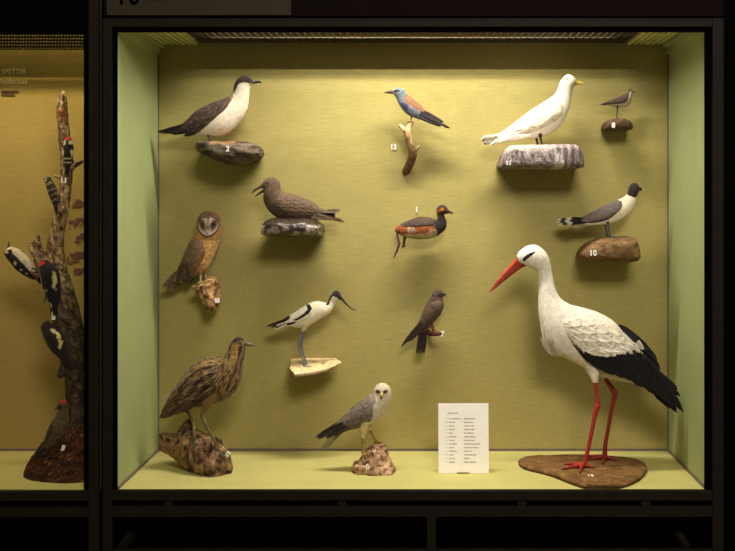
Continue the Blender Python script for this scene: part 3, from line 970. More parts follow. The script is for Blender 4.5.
# ---------- roller
def roller():
    b = Thing('roller', 'blue bird with rusty back and dark tail perched on a forked twig', 'bird', 0.50, 411, 120, WB)
    blue = (120, 146, 152)
    def base(x, y, l, u, v):
        return mixc((108, 120, 124), (118, 128, 138), .5 + nz(x * .4, y * .4))
    pt = painter(base, [
        ([(404, 98), (407, 93), (414, 96.5), (422, 103.5), (428, 112), (434, 118), (426, 121), (414, 113), (406, 105)], (134, 100, 72)),
        ([(390, 95.5), (391, 89), (394.5, 88), (396, 90), (394.4, 92.5), (395.5, 96)], (188, 172, 148)),
        ([(393, 91.2), (395, 90), (399.5, 90.4), (399.8, 91.6), (396, 92.4), (393.5, 92.6)], (38, 32, 34)),
        ([(426, 114), (436, 116), (436, 122), (427, 121)], (96, 92, 110)),
    ], jit=.4, mott=.1)
    b.body([(432, 117, 431.5, 120, .9), (426.5, 111.8, 422.5, 120, .8), (419.5, 103.8, 412.5, 117, .7), (413.5, 98.6, 404.8, 112.4, .7), (408.3, 95.4, 399.6, 105.2, .7), (406.2, 92.8, 396.6, 99, .74), (404, 89.9, 394.8, 96, .8), (399.8, 87.6, 393.8, 94.6, .82), (395.6, 87.9, 393, 93.9, .85), (392.8, 89.6, 392.6, 93.2, .9)], .7, pt)
    def wc(x, y, l, u, v):
        if u < .3: c = (84, 72, 104) if v > .15 else (128, 146, 180)
        elif u < .66: c = mixc((112, 112, 126), (126, 122, 132), nz(x * .4, y * .4) + .5)
        else: c = (60, 46, 44)
        if v < .3 and u > .28 and u < .72: c = (124, 154, 192)
        return c
    dk = (50, 38, 36)
    pr = [(421, 112, 447, 127.4, 5, 1.5, 3.4, .25, dk), (420, 114.5, 450.5, 128.4, 5.5, 1.8, 3, .25, (44, 34, 33)), (419, 117, 441, 126.6, 5.5, 2.4, 3, .25, (58, 45, 42)), (424, 111.5, 444, 122.5, 4.5, 1.6, 3, .25, (56, 44, 42))]
    b.wings([(401.8, 102.3, 401.4, 104.8), (406.6, 103.6, 404.4, 110), (412.6, 107.6, 410.5, 115), (418.6, 111.4, 416.5, 117.8), (424.4, 114, 422.5, 119.6), (430, 115.4, 428, 120.6)], wc, thick=1.6, rows=(7, 4), relief=.4, edge=.16, blades=pr)
    b.tail(428, 117.5, 449, 128.2, 3.5, 3.5, 5, (62, 50, 50), fan=1.0)
    b.loft('beak', [(393.5, 89.4, 393.5, 94, .7), (390, 90.2, 390, 93.8, .6), (386.6, 91.4, 386.8, 93.4, .5), (384.2, 92.8, 384.4, 93.4, .4)], .6, lambda x, y, *a: mixc((104, 78, 60), (64, 48, 42), (393 - x) / 8), mat='horn', M_=14)
    b.eye(397.2, 91, .8, (50, 32, 20))
    for l in (2.0, -2.0):
        b.leg([(411.5, 116, l, 1.2), (411.2, 119, l, .7), (411, 121.4, l, .7)], [(-3, .6, .8), (-2.4, .8, -1), (2.2, .8, .6)], (150, 110, 70), r_toe=.6)
    t = Thing('forked_twig', 'forked bare twig fixed to the wall under the blue bird', 'twig', 0.50, 409, 145, empty=False)
    wl = -(WALL - .5) * t.sc
    def rc(x, y, l, u, v):
        c = mixc((206, 172, 128), (112, 82, 56), (y - 132) / 30)
        return scale(c, 1 + .3 * nz(x * .3, y * .1, l * .3) + .15 * nz(x * 1.5, y * .4, l))
    t.tubes('forked_twig', [[(411.4, 121, 0, 2.1), (409.8, 126, 0, 2.6), (407.8, 132, 0, 3.8), (408.6, 139, -2, 3.7), (410.6, 146, -5, 3.9), (412.6, 153, -9, 4.3), (410.6, 161, -14, 4.2), (407, 168, -18, 4.0), (404.6, 171.4, wl + 1, 3.6)],
                            [(407.8, 133, 0, 3.2), (404, 129.6, .5, 2.5), (400.6, 126.4, 1, 2.0), (399.2, 124.8, 1, 1.3)],
                            [(413, 152.5, -9, 2.8), (416, 149.5, -8, 1.8), (418.6, 146.4, -7, 1.2), (419.4, 145.8, -7, .6)]], rc, mat='wood', k=16)
    g = Thing('wall_number', 'small white number on the wall left of the forked twig', 'number', WALL - .003, 393.4, 147.2, empty=False)
    tv, tf = text_geo('13', 7.4, extr=.75, bold=.03)
    g.add('wall_number', [(393.4 + v.x * .86, 147.2 - v.z, v.y) for v in tv], tf, None, M['paper'], smooth=False)
roller()

# ---------- white gull
def gull():
    b = Thing('white_gull', 'pure white gull with yellow bill standing on a speckled grey block', 'gull', 0.47, 540, 140, WB)
    w = (238, 230, 206)
    b.body([(481.6, 138.4, 486.6, 144.6, .5), (486, 137.6, 489, 144.4, .7), (494, 135.6, 496, 142.6, .8), (503, 131, 506, 141.2, .72), (516, 121.4, 521, 137.3, .68), (531, 110, 536, 138.2, .66), (543, 102.4, 551, 133, .66), (552, 96.6, 562, 123, .66), (556.6, 91.4, 569.3, 107.5, .68), (558.6, 86, 571.3, 95.5, .74), (560.4, 81, 573, 88.8, .8), (564.3, 76.4, 574.4, 86.4, .82), (569, 74.4, 575.3, 85, .84), (573.6, 76.8, 576, 84.6, .86), (575.8, 80, 576.2, 84, .9)], .68, painter(w, jit=.3, mott=.05), M_=52, mat='white_plumage')
    def wc(x, y, l, u, v):
        return mixc((240, 232, 208), (222, 212, 188), .5 + nz(x * .3, y * .3))
    pr = [(520, 131, 482, 139.4, 6, 2, 5, .25, (236, 228, 204)), (520, 133, 489, 145, 7, 3, 4.4, .25, (238, 230, 206)), (524, 135, 497, 143, 8, 4, 4, .25, (232, 224, 200)), (530, 135.5, 508, 141, 9, 5, 3.6, .25, (238, 230, 206))]
    b.wings([(560.5, 104.5, 562, 108.5), (553.5, 100.8, 559.5, 117), (543.5, 104.6, 549, 125), (531.5, 111.4, 536, 131), (518.5, 121, 522, 136), (506, 130.4, 508, 139), (497, 135.5, 498, 141.8)], wc, thick=3.8, rows=(7, 3), relief=.6, edge=.1, blades=pr)
    b.tail(500, 137, 481, 140.4, 6, 6, 8, (238, 230, 206), fan=2.6, tilt=.35)
    b.loft('beak', [(574.8, 80.4, 574.6, 85.4, .62), (578, 81, 577.8, 85, .55), (581, 81.6, 581, 84.6, .5), (583, 82.8, 583, 84.4, .4), (583.4, 83.6, 583.4, 84.6, .3)], .6, lambda x, y, *a: mixc((206, 172, 70), (214, 190, 96), (x - 576) / 6), mat='horn', M_=16)
    b.eye(567, 79.6, 1.2, (90, 40, 24))
    for l, dx in ((5, 0), (-5, -3)):
        b.leg([(539.5 + dx, 134, l, 2.2), (540 + dx, 138.5, l, 1.2), (541 + dx, 143, l, 1.0), (541.3 + dx, 145.4, l, 1.1)], [(7, .5, 3.5), (8.5, .5, 0), (7, .5, -3.5), (-3, .4, 0)], (62, 42, 38), r_toe=.8, web=True)
    def rc(x, y, l, u, v):
        sp = nz(x * 1.3, y * 1.3, l * 1.3)
        c = mixc((186, 172, 166), (108, 94, 94), .5 + 1.5 * sp)
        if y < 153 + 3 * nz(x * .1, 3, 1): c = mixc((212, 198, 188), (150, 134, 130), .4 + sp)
        if x > 551:
            k = math.sin(x * .9 + 2.6 * nz(x * .3, y * .1))
            c = mixc(c, mixc((186, 170, 164), (104, 88, 88), .5 + .5 * k), .6)
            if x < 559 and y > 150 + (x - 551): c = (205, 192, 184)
        return c
    r = Thing('speckled_block', 'grey speckled stone block with flat base under the white gull', 'stone block', 0.47, 540, 157, empty=False)
    wl = -(WALL - .47) * r.sc + .3
    def disp(px, py, pl):
        k = .9 * fbm(Vector((px * .2, py * .2, pl * .2)), 4)
        return (px + k, py + k * (.7 if py < 165 else .2), max(wl, pl + k * 1.4 + (.9 * math.sin(px * .9) if px > 553 else 0)))
    hw = 33
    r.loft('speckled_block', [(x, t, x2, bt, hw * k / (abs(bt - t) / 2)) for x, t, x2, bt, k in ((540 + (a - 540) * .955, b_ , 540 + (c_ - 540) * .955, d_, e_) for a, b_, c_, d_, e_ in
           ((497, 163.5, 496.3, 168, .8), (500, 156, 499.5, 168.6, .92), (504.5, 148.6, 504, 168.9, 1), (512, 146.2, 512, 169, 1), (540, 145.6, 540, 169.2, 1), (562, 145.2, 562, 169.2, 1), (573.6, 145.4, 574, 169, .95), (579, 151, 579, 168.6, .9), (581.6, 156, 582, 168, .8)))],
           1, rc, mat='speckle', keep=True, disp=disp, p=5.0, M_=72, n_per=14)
    r.tag(508.6, 163.2, '11', 4.2, 4.4, 0)
gull()

# ---------- small wader
def wader():
    b = Thing('small_wader', 'small brown-backed bird with pale belly on a brown mound, top right', 'bird', 0.52, 617, 108, WB)
    def base(x, y, l, u, v):
        return mixc((206, 192, 160), (186, 170, 140), .5 + nz(x, y))
    pt = painter(base, [
        ([(601, 101), (610, 98), (616, 96), (624, 93), (628, 92), (628.6, 95), (624, 99.5), (616, 103.4), (606, 104.4), (601, 105)], (104, 82, 66)),
        ([(627, 92), (628, 89), (630, 87.6), (632, 88.8), (632, 90), (630, 90.4), (628.6, 93)], (112, 96, 84)),
        ([(628.6, 90.4), (630.8, 90), (631, 91.3), (628.8, 92)], (54, 44, 44)),
    ], jit=.25, mott=.12)
    b.body([(602.4, 103.4, 602.8, 104.6, .9), (608.5, 101, 609, 105.6, .75), (615, 98, 617, 107.2, .72), (621, 95.6, 625, 106.8, .72), (625, 93.8, 630.3, 103.6, .74), (627.4, 92.2, 632.2, 98, .78), (627.9, 90.4, 632.6, 94.2, .84), (629.2, 88.6, 632.9, 92.9, .86), (631.3, 88.9, 633, 92.3, .9), (632.6, 90.2, 632.9, 91.8, .9)], .72, pt, M_=40, n_per=8)
    wc = lambda x, y, l, u, v: mixc((106, 84, 66), (66, 50, 42), (1 - v) * .7 + u * .3)
    pr = [(612, 102, 600.4, 104.6, 2.4, .8, 1.3, .25, (58, 44, 38)), (611, 103, 603, 105.2, 2.6, 1, 1.2, .25, (66, 50, 42))]
    b.wings([(627, 94.6, 627.6, 96), (624, 94.3, 626, 101.4), (618, 96.8, 620.5, 104), (611.5, 99.6, 613, 104.4), (606, 101.8, 607, 104.6), (602.5, 103.3, 603, 104.7)], wc, thick=.9, rows=(7, 4), relief=.25, edge=.25, blades=pr)
    b.tail(606, 103, 600, 104.4, 1.4, 1.4, 4, (66, 50, 42), fan=.3)
    b.loft('beak', [(632.4, 90.4, 632.4, 92.6, .7), (633.6, 91, 633.6, 92.7, .55), (635.4, 92.2, 635.4, 92.9, .4)], .6, (96, 56, 44), mat='horn', M_=12)
    b.eye(630.4, 90.6, .5, (30, 20, 15))
    for l, dx in ((1.4, 0), (-1.4, .6)):
        b.leg([(617.4 + dx, 105, l, 1.5), (617 + dx, 108.6, l, .8), (616.8 + dx, 113, l, .5), (616.7 + dx, 118.6, l, .5)], [(2.2, .6, 1), (2.6, .6, 0), (2.2, .6, -1), (-1.2, .4, 0)], (84, 62, 54), r_toe=.35)
    rc = lambda x, y, l, u, v: mixc((122, 98, 78), (88, 68, 52), .5 + nz(x * .3, y * .4, l * .3))
    r = rock('brown_mound', 'small flat-bottomed brown mound under the small wader, top right', 0.53, [(601.8, 126, 601.8, 130, .7), (602.4, 123.6, 602.3, 130.4, .85), (605.5, 120.8, 605.4, 130.5, 1), (611, 119.4, 611, 130.6, 1), (617, 118.6, 617, 130.6, 1), (625, 119.6, 625, 130.6, 1), (630, 122.4, 630, 130.4, .9), (632, 126, 632, 130, .7)],
             19, rc, 617, 125, sx=.88, p=3, amp=.35, fr=.2)
    r.tag(613.4, 125.4, '8', 3.6, 5.4, 0)
wader()

# ---------- dark-headed gull on tan rock
def hooded():
    b = Thing('hooded_gull', 'grey-winged gull with black hood standing on a tan rock', 'gull', 0.48, 608, 226, WB)
    w = (230, 218, 190)
    pt = painter(w, [
        ([(578, 217), (592, 210), (605, 203.5), (617, 199.4), (620, 201), (620, 208), (612, 217), (603, 221), (590, 223), (578, 222)], (120, 108, 102)),
        ([(627.2, 194.4), (628, 188), (631, 183), (640, 182), (641, 190.6), (638, 194), (635.5, 197.2), (631.5, 196)], (54, 46, 40)),
        ([(627, 193), (631.5, 195), (635.8, 196.6), (635.6, 197.8), (631, 196.8), (627, 194.9)], (28, 24, 22)),
    ], jit=.35, mott=.08)
    b.body([(571, 224.6, 572, 228, .9), (580, 219.4, 583, 226.4, .75), (591, 212.5, 594, 225.4, .66), (603, 206, 608, 224.6, .64), (614, 201.3, 621.3, 219.8, .64), (622, 197.8, 630.4, 212, .66), (626.4, 194.8, 634.8, 204.5, .7), (627.9, 191.2, 636.4, 198.3, .76), (628.9, 187.2, 637.9, 194.2, .82), (631.5, 183.8, 639.2, 191.2, .84), (635, 182.7, 639.8, 190.2, .86), (638.2, 184.8, 639.9, 189.6, .9), (639.4, 187, 639.7, 189.3, .9)], .66, pt, mat='white_plumage')
    def wc(x, y, l, u, v):
        c = mixc((128, 116, 110), (104, 94, 90), .5 + nz(x * .4, y * .4))
        if v < .14 and u > .2: c = mixc(c, (40, 34, 32), .8)
        if u > .78: c = (62, 52, 48)
        return c
    tip = lambda t, q: (226, 216, 196) if t > .86 or .45 < t < .62 else (38, 32, 30)
    pr = [(582, 218, 557, 219.6, 6, 2, 2.6, .25, tip), (580, 220, 556, 222.2, 6.4, 2.4, 2.6, .25, tip), (582, 221.6, 558.5, 224.6, 6.8, 3, 2.6, .25, tip), (586, 222.4, 566, 223.8, 7, 3.4, 2.2, .25, (44, 38, 36))]
    b.wings([(620.6, 200.4, 621, 206), (614.5, 202.2, 615.5, 213), (603.5, 206.6, 604.8, 220.4), (590.5, 213, 592, 222.6), (580, 218, 580.5, 223.4), (572, 219.6, 572, 223.6)], wc, thick=2, rows=(8, 4), relief=.4, edge=.1, blades=pr)
    b.tail(580, 223.5, 566.4, 228.2, 4, 5, 6, (232, 222, 196), fan=.8)
    b.loft('beak', [(638.8, 186.8, 638.6, 190.6, .6), (641, 187.6, 641, 190.6, .5), (643.4, 188.9, 643.4, 190.4, .45), (644.8, 190, 644.7, 190.8, .3)], .6, lambda x, y, *a: (52, 44, 38) if x < 642.4 else (206, 180, 96), mat='horn', M_=14)
    b.eye(636, 186.6, .85, (24, 16, 12))
    for l, dx in ((3.4, 0), (-3.4, -1.6)):
        b.leg([(607 + dx, 221, l, 1.8), (607.6 + dx, 225.4, l, 1.0), (608.6 + dx, 231, l, .8), (609.4 + dx, 236.4, l, .9)], [(6, .9, 2.6), (8, 1, 0), (6, .9, -2.6), (-1.8, .4, 0)], (84, 80, 92), r_toe=.5, web=True)
    def rc(x, y, l, u, v):
        c = mixc((148, 118, 80), (104, 80, 54), .5 + .8 * nz(x * .12, y * .25, l * .1))
        return scale(c, 1 + .14 * nz(x * .6, y * .9, l * .5))
    r = rock('tan_rock', 'tan flat-topped rock with a number tag under the black-hooded gull', 0.48,
             [(577.4, 254, 577.6, 257, .5), (580, 249.6, 579.5, 258.4, .75), (586, 244, 586, 259.8, .9), (597, 239, 597, 260.4, 1), (609, 237.2, 609, 260.8, 1), (622, 236.8, 622, 261, 1), (631.5, 237.2, 632, 261, .95), (635.6, 241.4, 636, 260.6, .85), (637.2, 247, 636.6, 257, .6)],
             31, rc, 608, 249, sx=.95, p=3.2, amp=.9, fr=.12, ridge=.8)
    r.tag(593, 253.2, '10', 5.4, 5.6, 0)
hooded()

# ---------- grebe
def grebe():
    b = Thing('grebe', 'black-necked grebe with rusty flanks hung on the wall, legs dangling', 'bird', 0.51, 418, 239, WB)
    def base(x, y, l, u, v):
        c = mixc((84, 66, 52), (70, 54, 44), .5 + nz(x * .5, y * .5))
        return c
    def belly(x, y, *a): return mixc((192, 176, 130), (170, 150, 104), .5 + nz(x * .4, y * .4))
    def rust(x, y, *a): return mixc((176, 98, 54), (132, 72, 44), .5 + nz(x * .35, y * .5))
    def grey(x, y, *a): return mixc((198, 172, 142), (150, 122, 100), .5 + nz(x * .4, y * .5))
    pt = painter(base, [
        ([(390, 234), (402, 232.8), (412, 234), (424, 233.6), (438, 232), (442, 236), (436, 242), (390, 242)], belly),
        ([(393, 228), (398, 225), (408, 226.4), (415, 227), (424, 223.6), (433, 226), (438, 231), (437, 233), (425, 233.6), (412, 233.4), (402, 234.6), (394, 232)], rust),
        ([(407, 227.5), (412, 226.6), (416.4, 228.6), (416, 233), (408, 232.4)], grey),
        ([(429, 229), (437, 229), (439, 233.6), (428, 233.4)], grey),
        ([(437.2, 238), (437, 230), (434.6, 222), (436.6, 216), (450, 214), (450, 228), (444, 236)], (46, 36, 31)),
        ([(435, 217), (435.4, 208), (441, 204), (450, 205), (450, 215)], (66, 50, 38)),
        ([(435.8, 212.4), (438, 209.6), (442, 207.4), (444, 209.4), (442.4, 211.4), (437, 213)], (176, 104, 46)),
    ], jit=.45, mott=.12)
    b.body([(394.8, 228.4, 395, 231.4, .9), (399.5, 224.8, 401.5, 236, .8), (408, 220.6, 411, 238.4, .8), (419, 216.9, 421, 239.4, .78), (429, 217.3, 433, 237.6, .76), (435, 219.6, 441.2, 233.2, .72), (437, 219.6, 446.2, 227.6, .66), (437.4, 217.6, 446.5, 221.6, .66), (437.1, 215, 444.6, 216.4, .7), (436.2, 211.4, 444.8, 214.2, .76), (436.8, 208, 447.2, 213.8, .8), (440.2, 205, 448.4, 213.4, .8), (445, 205.4, 448.8, 213, .84), (448, 208.8, 449, 212.6, .9)], .75, pt)
    wc = lambda x, y, l, u, v: mixc((86, 68, 54), (66, 52, 42), .5 + nz(x * .5, y * .5))
    b.wings([(433, 221.5, 434, 224), (428, 218.6, 430, 225.5), (419, 217.8, 420, 226.4), (410, 220.6, 411, 226.6), (402, 224.2, 403, 227.2)], wc, thick=.9, rows=(9, 3), relief=.4, edge=.2, minlat=3)
    b.loft('beak', [(448.2, 209.4, 448.2, 213.2, .6), (450.4, 211, 450.4, 213.6, .5), (453.6, 213, 453.6, 213.8, .3)], .5, (64, 48, 40), mat='horn', M_=12)
    b.eye(446, 209.3, .75, (150, 40, 20))
    for pts, toes in (([(398, 231, 5, 1.6), (397.4, 234, 5, 1.1), (398.6, 239.6, 5.5, 1), (399.4, 243.6, 6, 1.3)], [(-3.5, 9, 2), (-5, 13.4, 0), (-2, 8, -1)]),
                      ([(404.5, 236, -4, 1.6), (404.6, 239, -4, 1.3), (404, 242, -4, 1.3)], [(-1.4, 5.4, 1.6), (-1.6, 6, 0), (.2, 5, -1)])):
        b.leg(pts, toes, (78, 52, 42), r_toe=.9, web=True)
    rod(b, 420, 229)
    g = Thing('wall_number', 'tiny white number on the wall above the grebe', 'number', WALL - .003, 416.6, 209.8, empty=False)
    tv, tf = text_geo('1', 7.4, extr=.75, bold=.03)
    g.add('wall_number', [(416.6 + v.x, 209.8 - v.z, v.y) for v in tv], tf, None, M['paper'], smooth=False)
grebe()

# ---------- falcon on a peg
def falcon():
    b = Thing('dark_falcon', 'sooty brown falcon perched on a short wall peg, tail hanging down', 'falcon', 0.51, 431, 330, WB)
    base = lambda x, y, l, u, v: mixc((92, 72, 60), (74, 58, 50), .5 + nz(x * .5, y * .5)) if x < 436 or y < 297 else mixc((120, 96, 78), (86, 66, 54), .5 + nz(x * .5, y * .5))
    pt = painter(base, [([(437.6, 293.4), (441.4, 292.6), (443.4, 294), (442.6, 296.4), (438, 296)], (50, 38, 34)),
                        ([(424, 321), (436, 318), (432, 328), (424, 330)], (124, 80, 54))], jit=.3, mott=.15)
    b.body([(418, 331.4, 423.5, 333, .9), (417.6, 326.6, 427.6, 329.6, .8), (419.3, 319.6, 434.3, 321.8, .8), (423, 310.6, 440.8, 313.6, .8), (427, 303, 444, 306, .8), (430.4, 297.2, 443.2, 300.4, .82), (432.3, 293.2, 443.5, 297, .86), (435.8, 290.2, 444, 294.8, .88), (440.6, 289.6, 443.8, 293, .9)], .8, pt)
    wc = lambda x, y, l, u, v: scale(mixc((106, 84, 68), (64, 49, 42), u * .8), 1 + .15 * nz(x * .5, y * .5))
    dk = (62, 47, 41)
    pr = [(424, 319, 402, 345, 6, 2, 3, .25, dk), (426, 320, 400.8, 347, 6.4, 2.2, 2.6, .25, (54, 41, 36)), (427, 322, 408, 341.5, 6.8, 3, 3, .25, (72, 56, 48)), (428, 323, 413, 336.5, 7, 3.4, 3, .25, (66, 51, 44))]
    b.wings([(438.5, 300, 442, 303.6), (430.5, 302.6, 441, 311.6), (424.4, 311.6, 435, 319.8), (419, 321, 427.6, 326.8), (413.4, 330, 419.6, 333.6), (407.4, 338, 411, 340.8)], wc, thick=2, rows=(8, 4), relief=.5, edge=.22, blades=pr)
    b.feathers('tail', [(421.5, 326, 416.6, 354, 3, 2.5, 3.6, .5, (52, 39, 34)), (423, 326, 419, 354.8, 2, 1.6, 3.6, .5, (46, 34, 30)), (424.6, 326, 421.6, 354.9, 1, .6, 3.6, .5, (54, 41, 35)), (426, 326, 424, 354.4, -.5, -1, 3.6, .5, (48, 36, 31)), (425.5, 326, 423, 353, -2, -2.4, 3.4, .5, (44, 33, 29))])
    b.tubes('beak', [[(442.6, 294, 0, 1.7), (444.3, 294.1, 0, 1.2), (445.4, 295.4, 0, .7), (445.2, 296.6, 0, .1)]], lambda x, y, *a: (150, 90, 56) if x < 443.6 else (56, 46, 44), mat='horn')
    b.eye(440.4, 294, .8, (30, 18, 12))
    for l, dx in ((3, 0), (-3, 1)):
        b.leg([(429 + dx, 324, l, 2.4), (431.6 + dx, 327, l, 1.2), (432.6 + dx, 329, l, .8), (433 + dx, 331.6, l, .9)], [(4.4, .7, 1.6), (3.4, .8, -1.4), (-3.6, .8, 1), (3, 1, 3)], (128, 74, 50), r_toe=.65)
    t = Thing('perch_peg', 'short wooden wall peg with a white tag under the sooty falcon', 'perch', 0.51, 436, 334, empty=False)
    wl = -(WALL - .51) * t.sc
    t.tubes('perch_peg', [[(428.4, 333.6, wl + .4, 2.1), (429, 334, -8, 2.1), (431.5, 334.2, 0, 2.1), (436, 333.6, 4, 2.0), (441.6, 332.6, 6, 1.8)]], lambda x, y, l, u, v: mixc((116, 72, 48), (84, 52, 36), .5 + nz(x * .5, y * .5, l * .3)), mat='wood', k=14)
    t.tag(442.4, 334.2, '7', 3.2, 5.4, 0, l=8.4)
falcon()

# ---------- avocet
def avocet():
    b = Thing('avocet', 'black and white wader with long upcurved bill on a pale slab', 'bird', 0.47, 302, 345, WB)
    w = (232, 222, 196)
    bk = (44, 36, 32)
    pt = painter(w, [
        ([(326, 305), (328.4, 298), (331.4, 293.6), (334, 294.6), (331, 299), (329, 305)], bk),
        ([(331, 294.6), (333, 291), (337, 289.6), (342.6, 293), (342.6, 300), (340, 300), (337.6, 297.4), (334.6, 296)], (50, 40, 34)),
        ([(264, 323), (277, 322.4), (282, 325), (276, 328.6), (264, 328)], bk),
    ], jit=.3, mott=.06)
    b.body([(275, 324.6, 276.5, 328, .9), (284, 319, 289, 326.4, .75), (292, 314, 299, 327.6, .68), (302, 307.4, 308.3, 326.2, .68), (311, 302.3, 317.4, 320.6, .68), (318.5, 301.2, 326.4, 315.2, .66), (324.6, 302.8, 331.4, 311.2, .62), (327.6, 302, 334.2, 306.8, .62), (328.9, 299, 335.4, 302.6, .68), (330.1, 295.6, 337.8, 301.4, .74), (332.6, 292.4, 340, 301, .8), (336.6, 290.4, 341.6, 300, .82), (340.2, 293, 342.2, 299.2, .88)], .66, pt, mat='white_plumage')
    def wc(x, y, l, u, v): return w
    wpt = painter(wc, [
        ([(306, 303), (310, 303.6), (313, 307.4), (310, 312.4), (304, 316.4), (297.6, 319.8), (294, 319.4), (300, 316), (305.4, 312), (308.6, 308.2), (307, 305.6)], bk),
        ([(279, 319.6), (289, 315), (291, 316.6), (289.6, 318.8), (280, 324.6), (276, 325)], bk),
        ([(296, 320.6), (296, 323.4), (285, 326.6), (276, 329.6), (275.4, 327.6), (284, 323.4)], bk),
    ], jit=.2, mott=.06)
    pr = [(286, 320, 266.4, 326.4, 4.5, 1.5, 2.2, .25, bk), (286, 322, 270, 327.6, 5, 2, 2, .25, lambda t, q: w if t < .55 else bk), (288, 323.6, 275, 330, 5.4, 3, 2, .25, w)]
    b.wings([(312.6, 304, 314, 309), (307.4, 304.4, 310.4, 316), (299.6, 308.8, 303.6, 320.4), (291, 314.4, 294.6, 323.2), (283, 319.2, 285.4, 326), (276.6, 323.4, 277.6, 328.4)], wpt, thick=1.8, rows=(7, 4), relief=.35, edge=.06, blades=pr, N=14, Mv=40)
    b.tail(284, 322.4, 268, 327, 2.6, 3, 5, (214, 204, 180), fan=.6)
    b.tubes('beak', [[(340.6, 297.4, 0, 1.5), (343.4, 300.8, 0, 1.1), (347, 304.8, 0, .85), (351, 308.2, 0, .65), (354.4, 309.8, 0, .5), (357, 309.9, 0, .2)]], (46, 38, 36), mat='horn', k=10)
    b.eye(338.8, 295.4, .8, (40, 24, 16))
    gb = (120, 120, 132)
    for l, dx in ((2.6, 0), (-2.6, 1.6)):
        b.leg([(304 + dx, 325, l, 1.6), (303.2 + dx, 330.5, l, 1.1), (301.4 + dx, 337, l, .95), (299 + dx, 343.6, l, 1.25), (300.4 + dx, 350, l, .95), (302.8 + dx, 358, l, .9), (305 + dx, 366.6, l, 1.1)], [(8.6, 1.0, 4), (12, .4, 0), (9, .6, -4), (-1.4, .2, 0)], gb, r_toe=.75, web=True, thigh=([(304.6 + dx, 321, l, 3.2), (304 + dx, 326, l, 2.4), (303 + dx, 331, l, 1.2)], (214, 200, 168)))
    # slab: a wedge of pale wood with a broad left end
    t = Thing('pale_slab', 'thin pale wedge-shaped slab under the long-billed black and white wader', 'slab', 0.47, 312, 367, empty=False)
    wl = -(WALL - .47) * t.sc + .4
    top = [(287, 363.4, wl), (300, 362.8, wl), (318, 362.4, wl), (334, 361.9, wl + 6), (341.4, 361.6, 2), (334, 364.6, 8), (326, 366.8, 13), (314, 368.6, 18), (305, 369.6, 21), (297.5, 369.8, 22), (291, 367, 8)]
    def low(p, i): return (p[0] + (1.2 if i in (0, 10) else 0), p[1] + (3.2 if p[0] < 330 else 1.2), p[2])
    n = len(top); V = []; cols = []
    for i, p in enumerate(top): V.append(p); cols.append((226, 204, 156))
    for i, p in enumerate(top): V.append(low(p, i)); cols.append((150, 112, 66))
    for i, p in enumerate(top): V.append((p[0], p[1] + .7, p[2] + (.4 if p[2] > 0 else 0))); cols.append((226, 204, 160))
    Fc = [tuple(range(n)), tuple(range(2 * n - 1, n - 1, -1))]
    for i in range(n):
        j = (i + 1) % n
        Fc += [(i, j, 2 * n + j, 2 * n + i), (2 * n + i, 2 * n + j, n + j, n + i)]
    t.add('pale_slab', V, Fc, cols, M['wood'], smooth=False)
avocet()

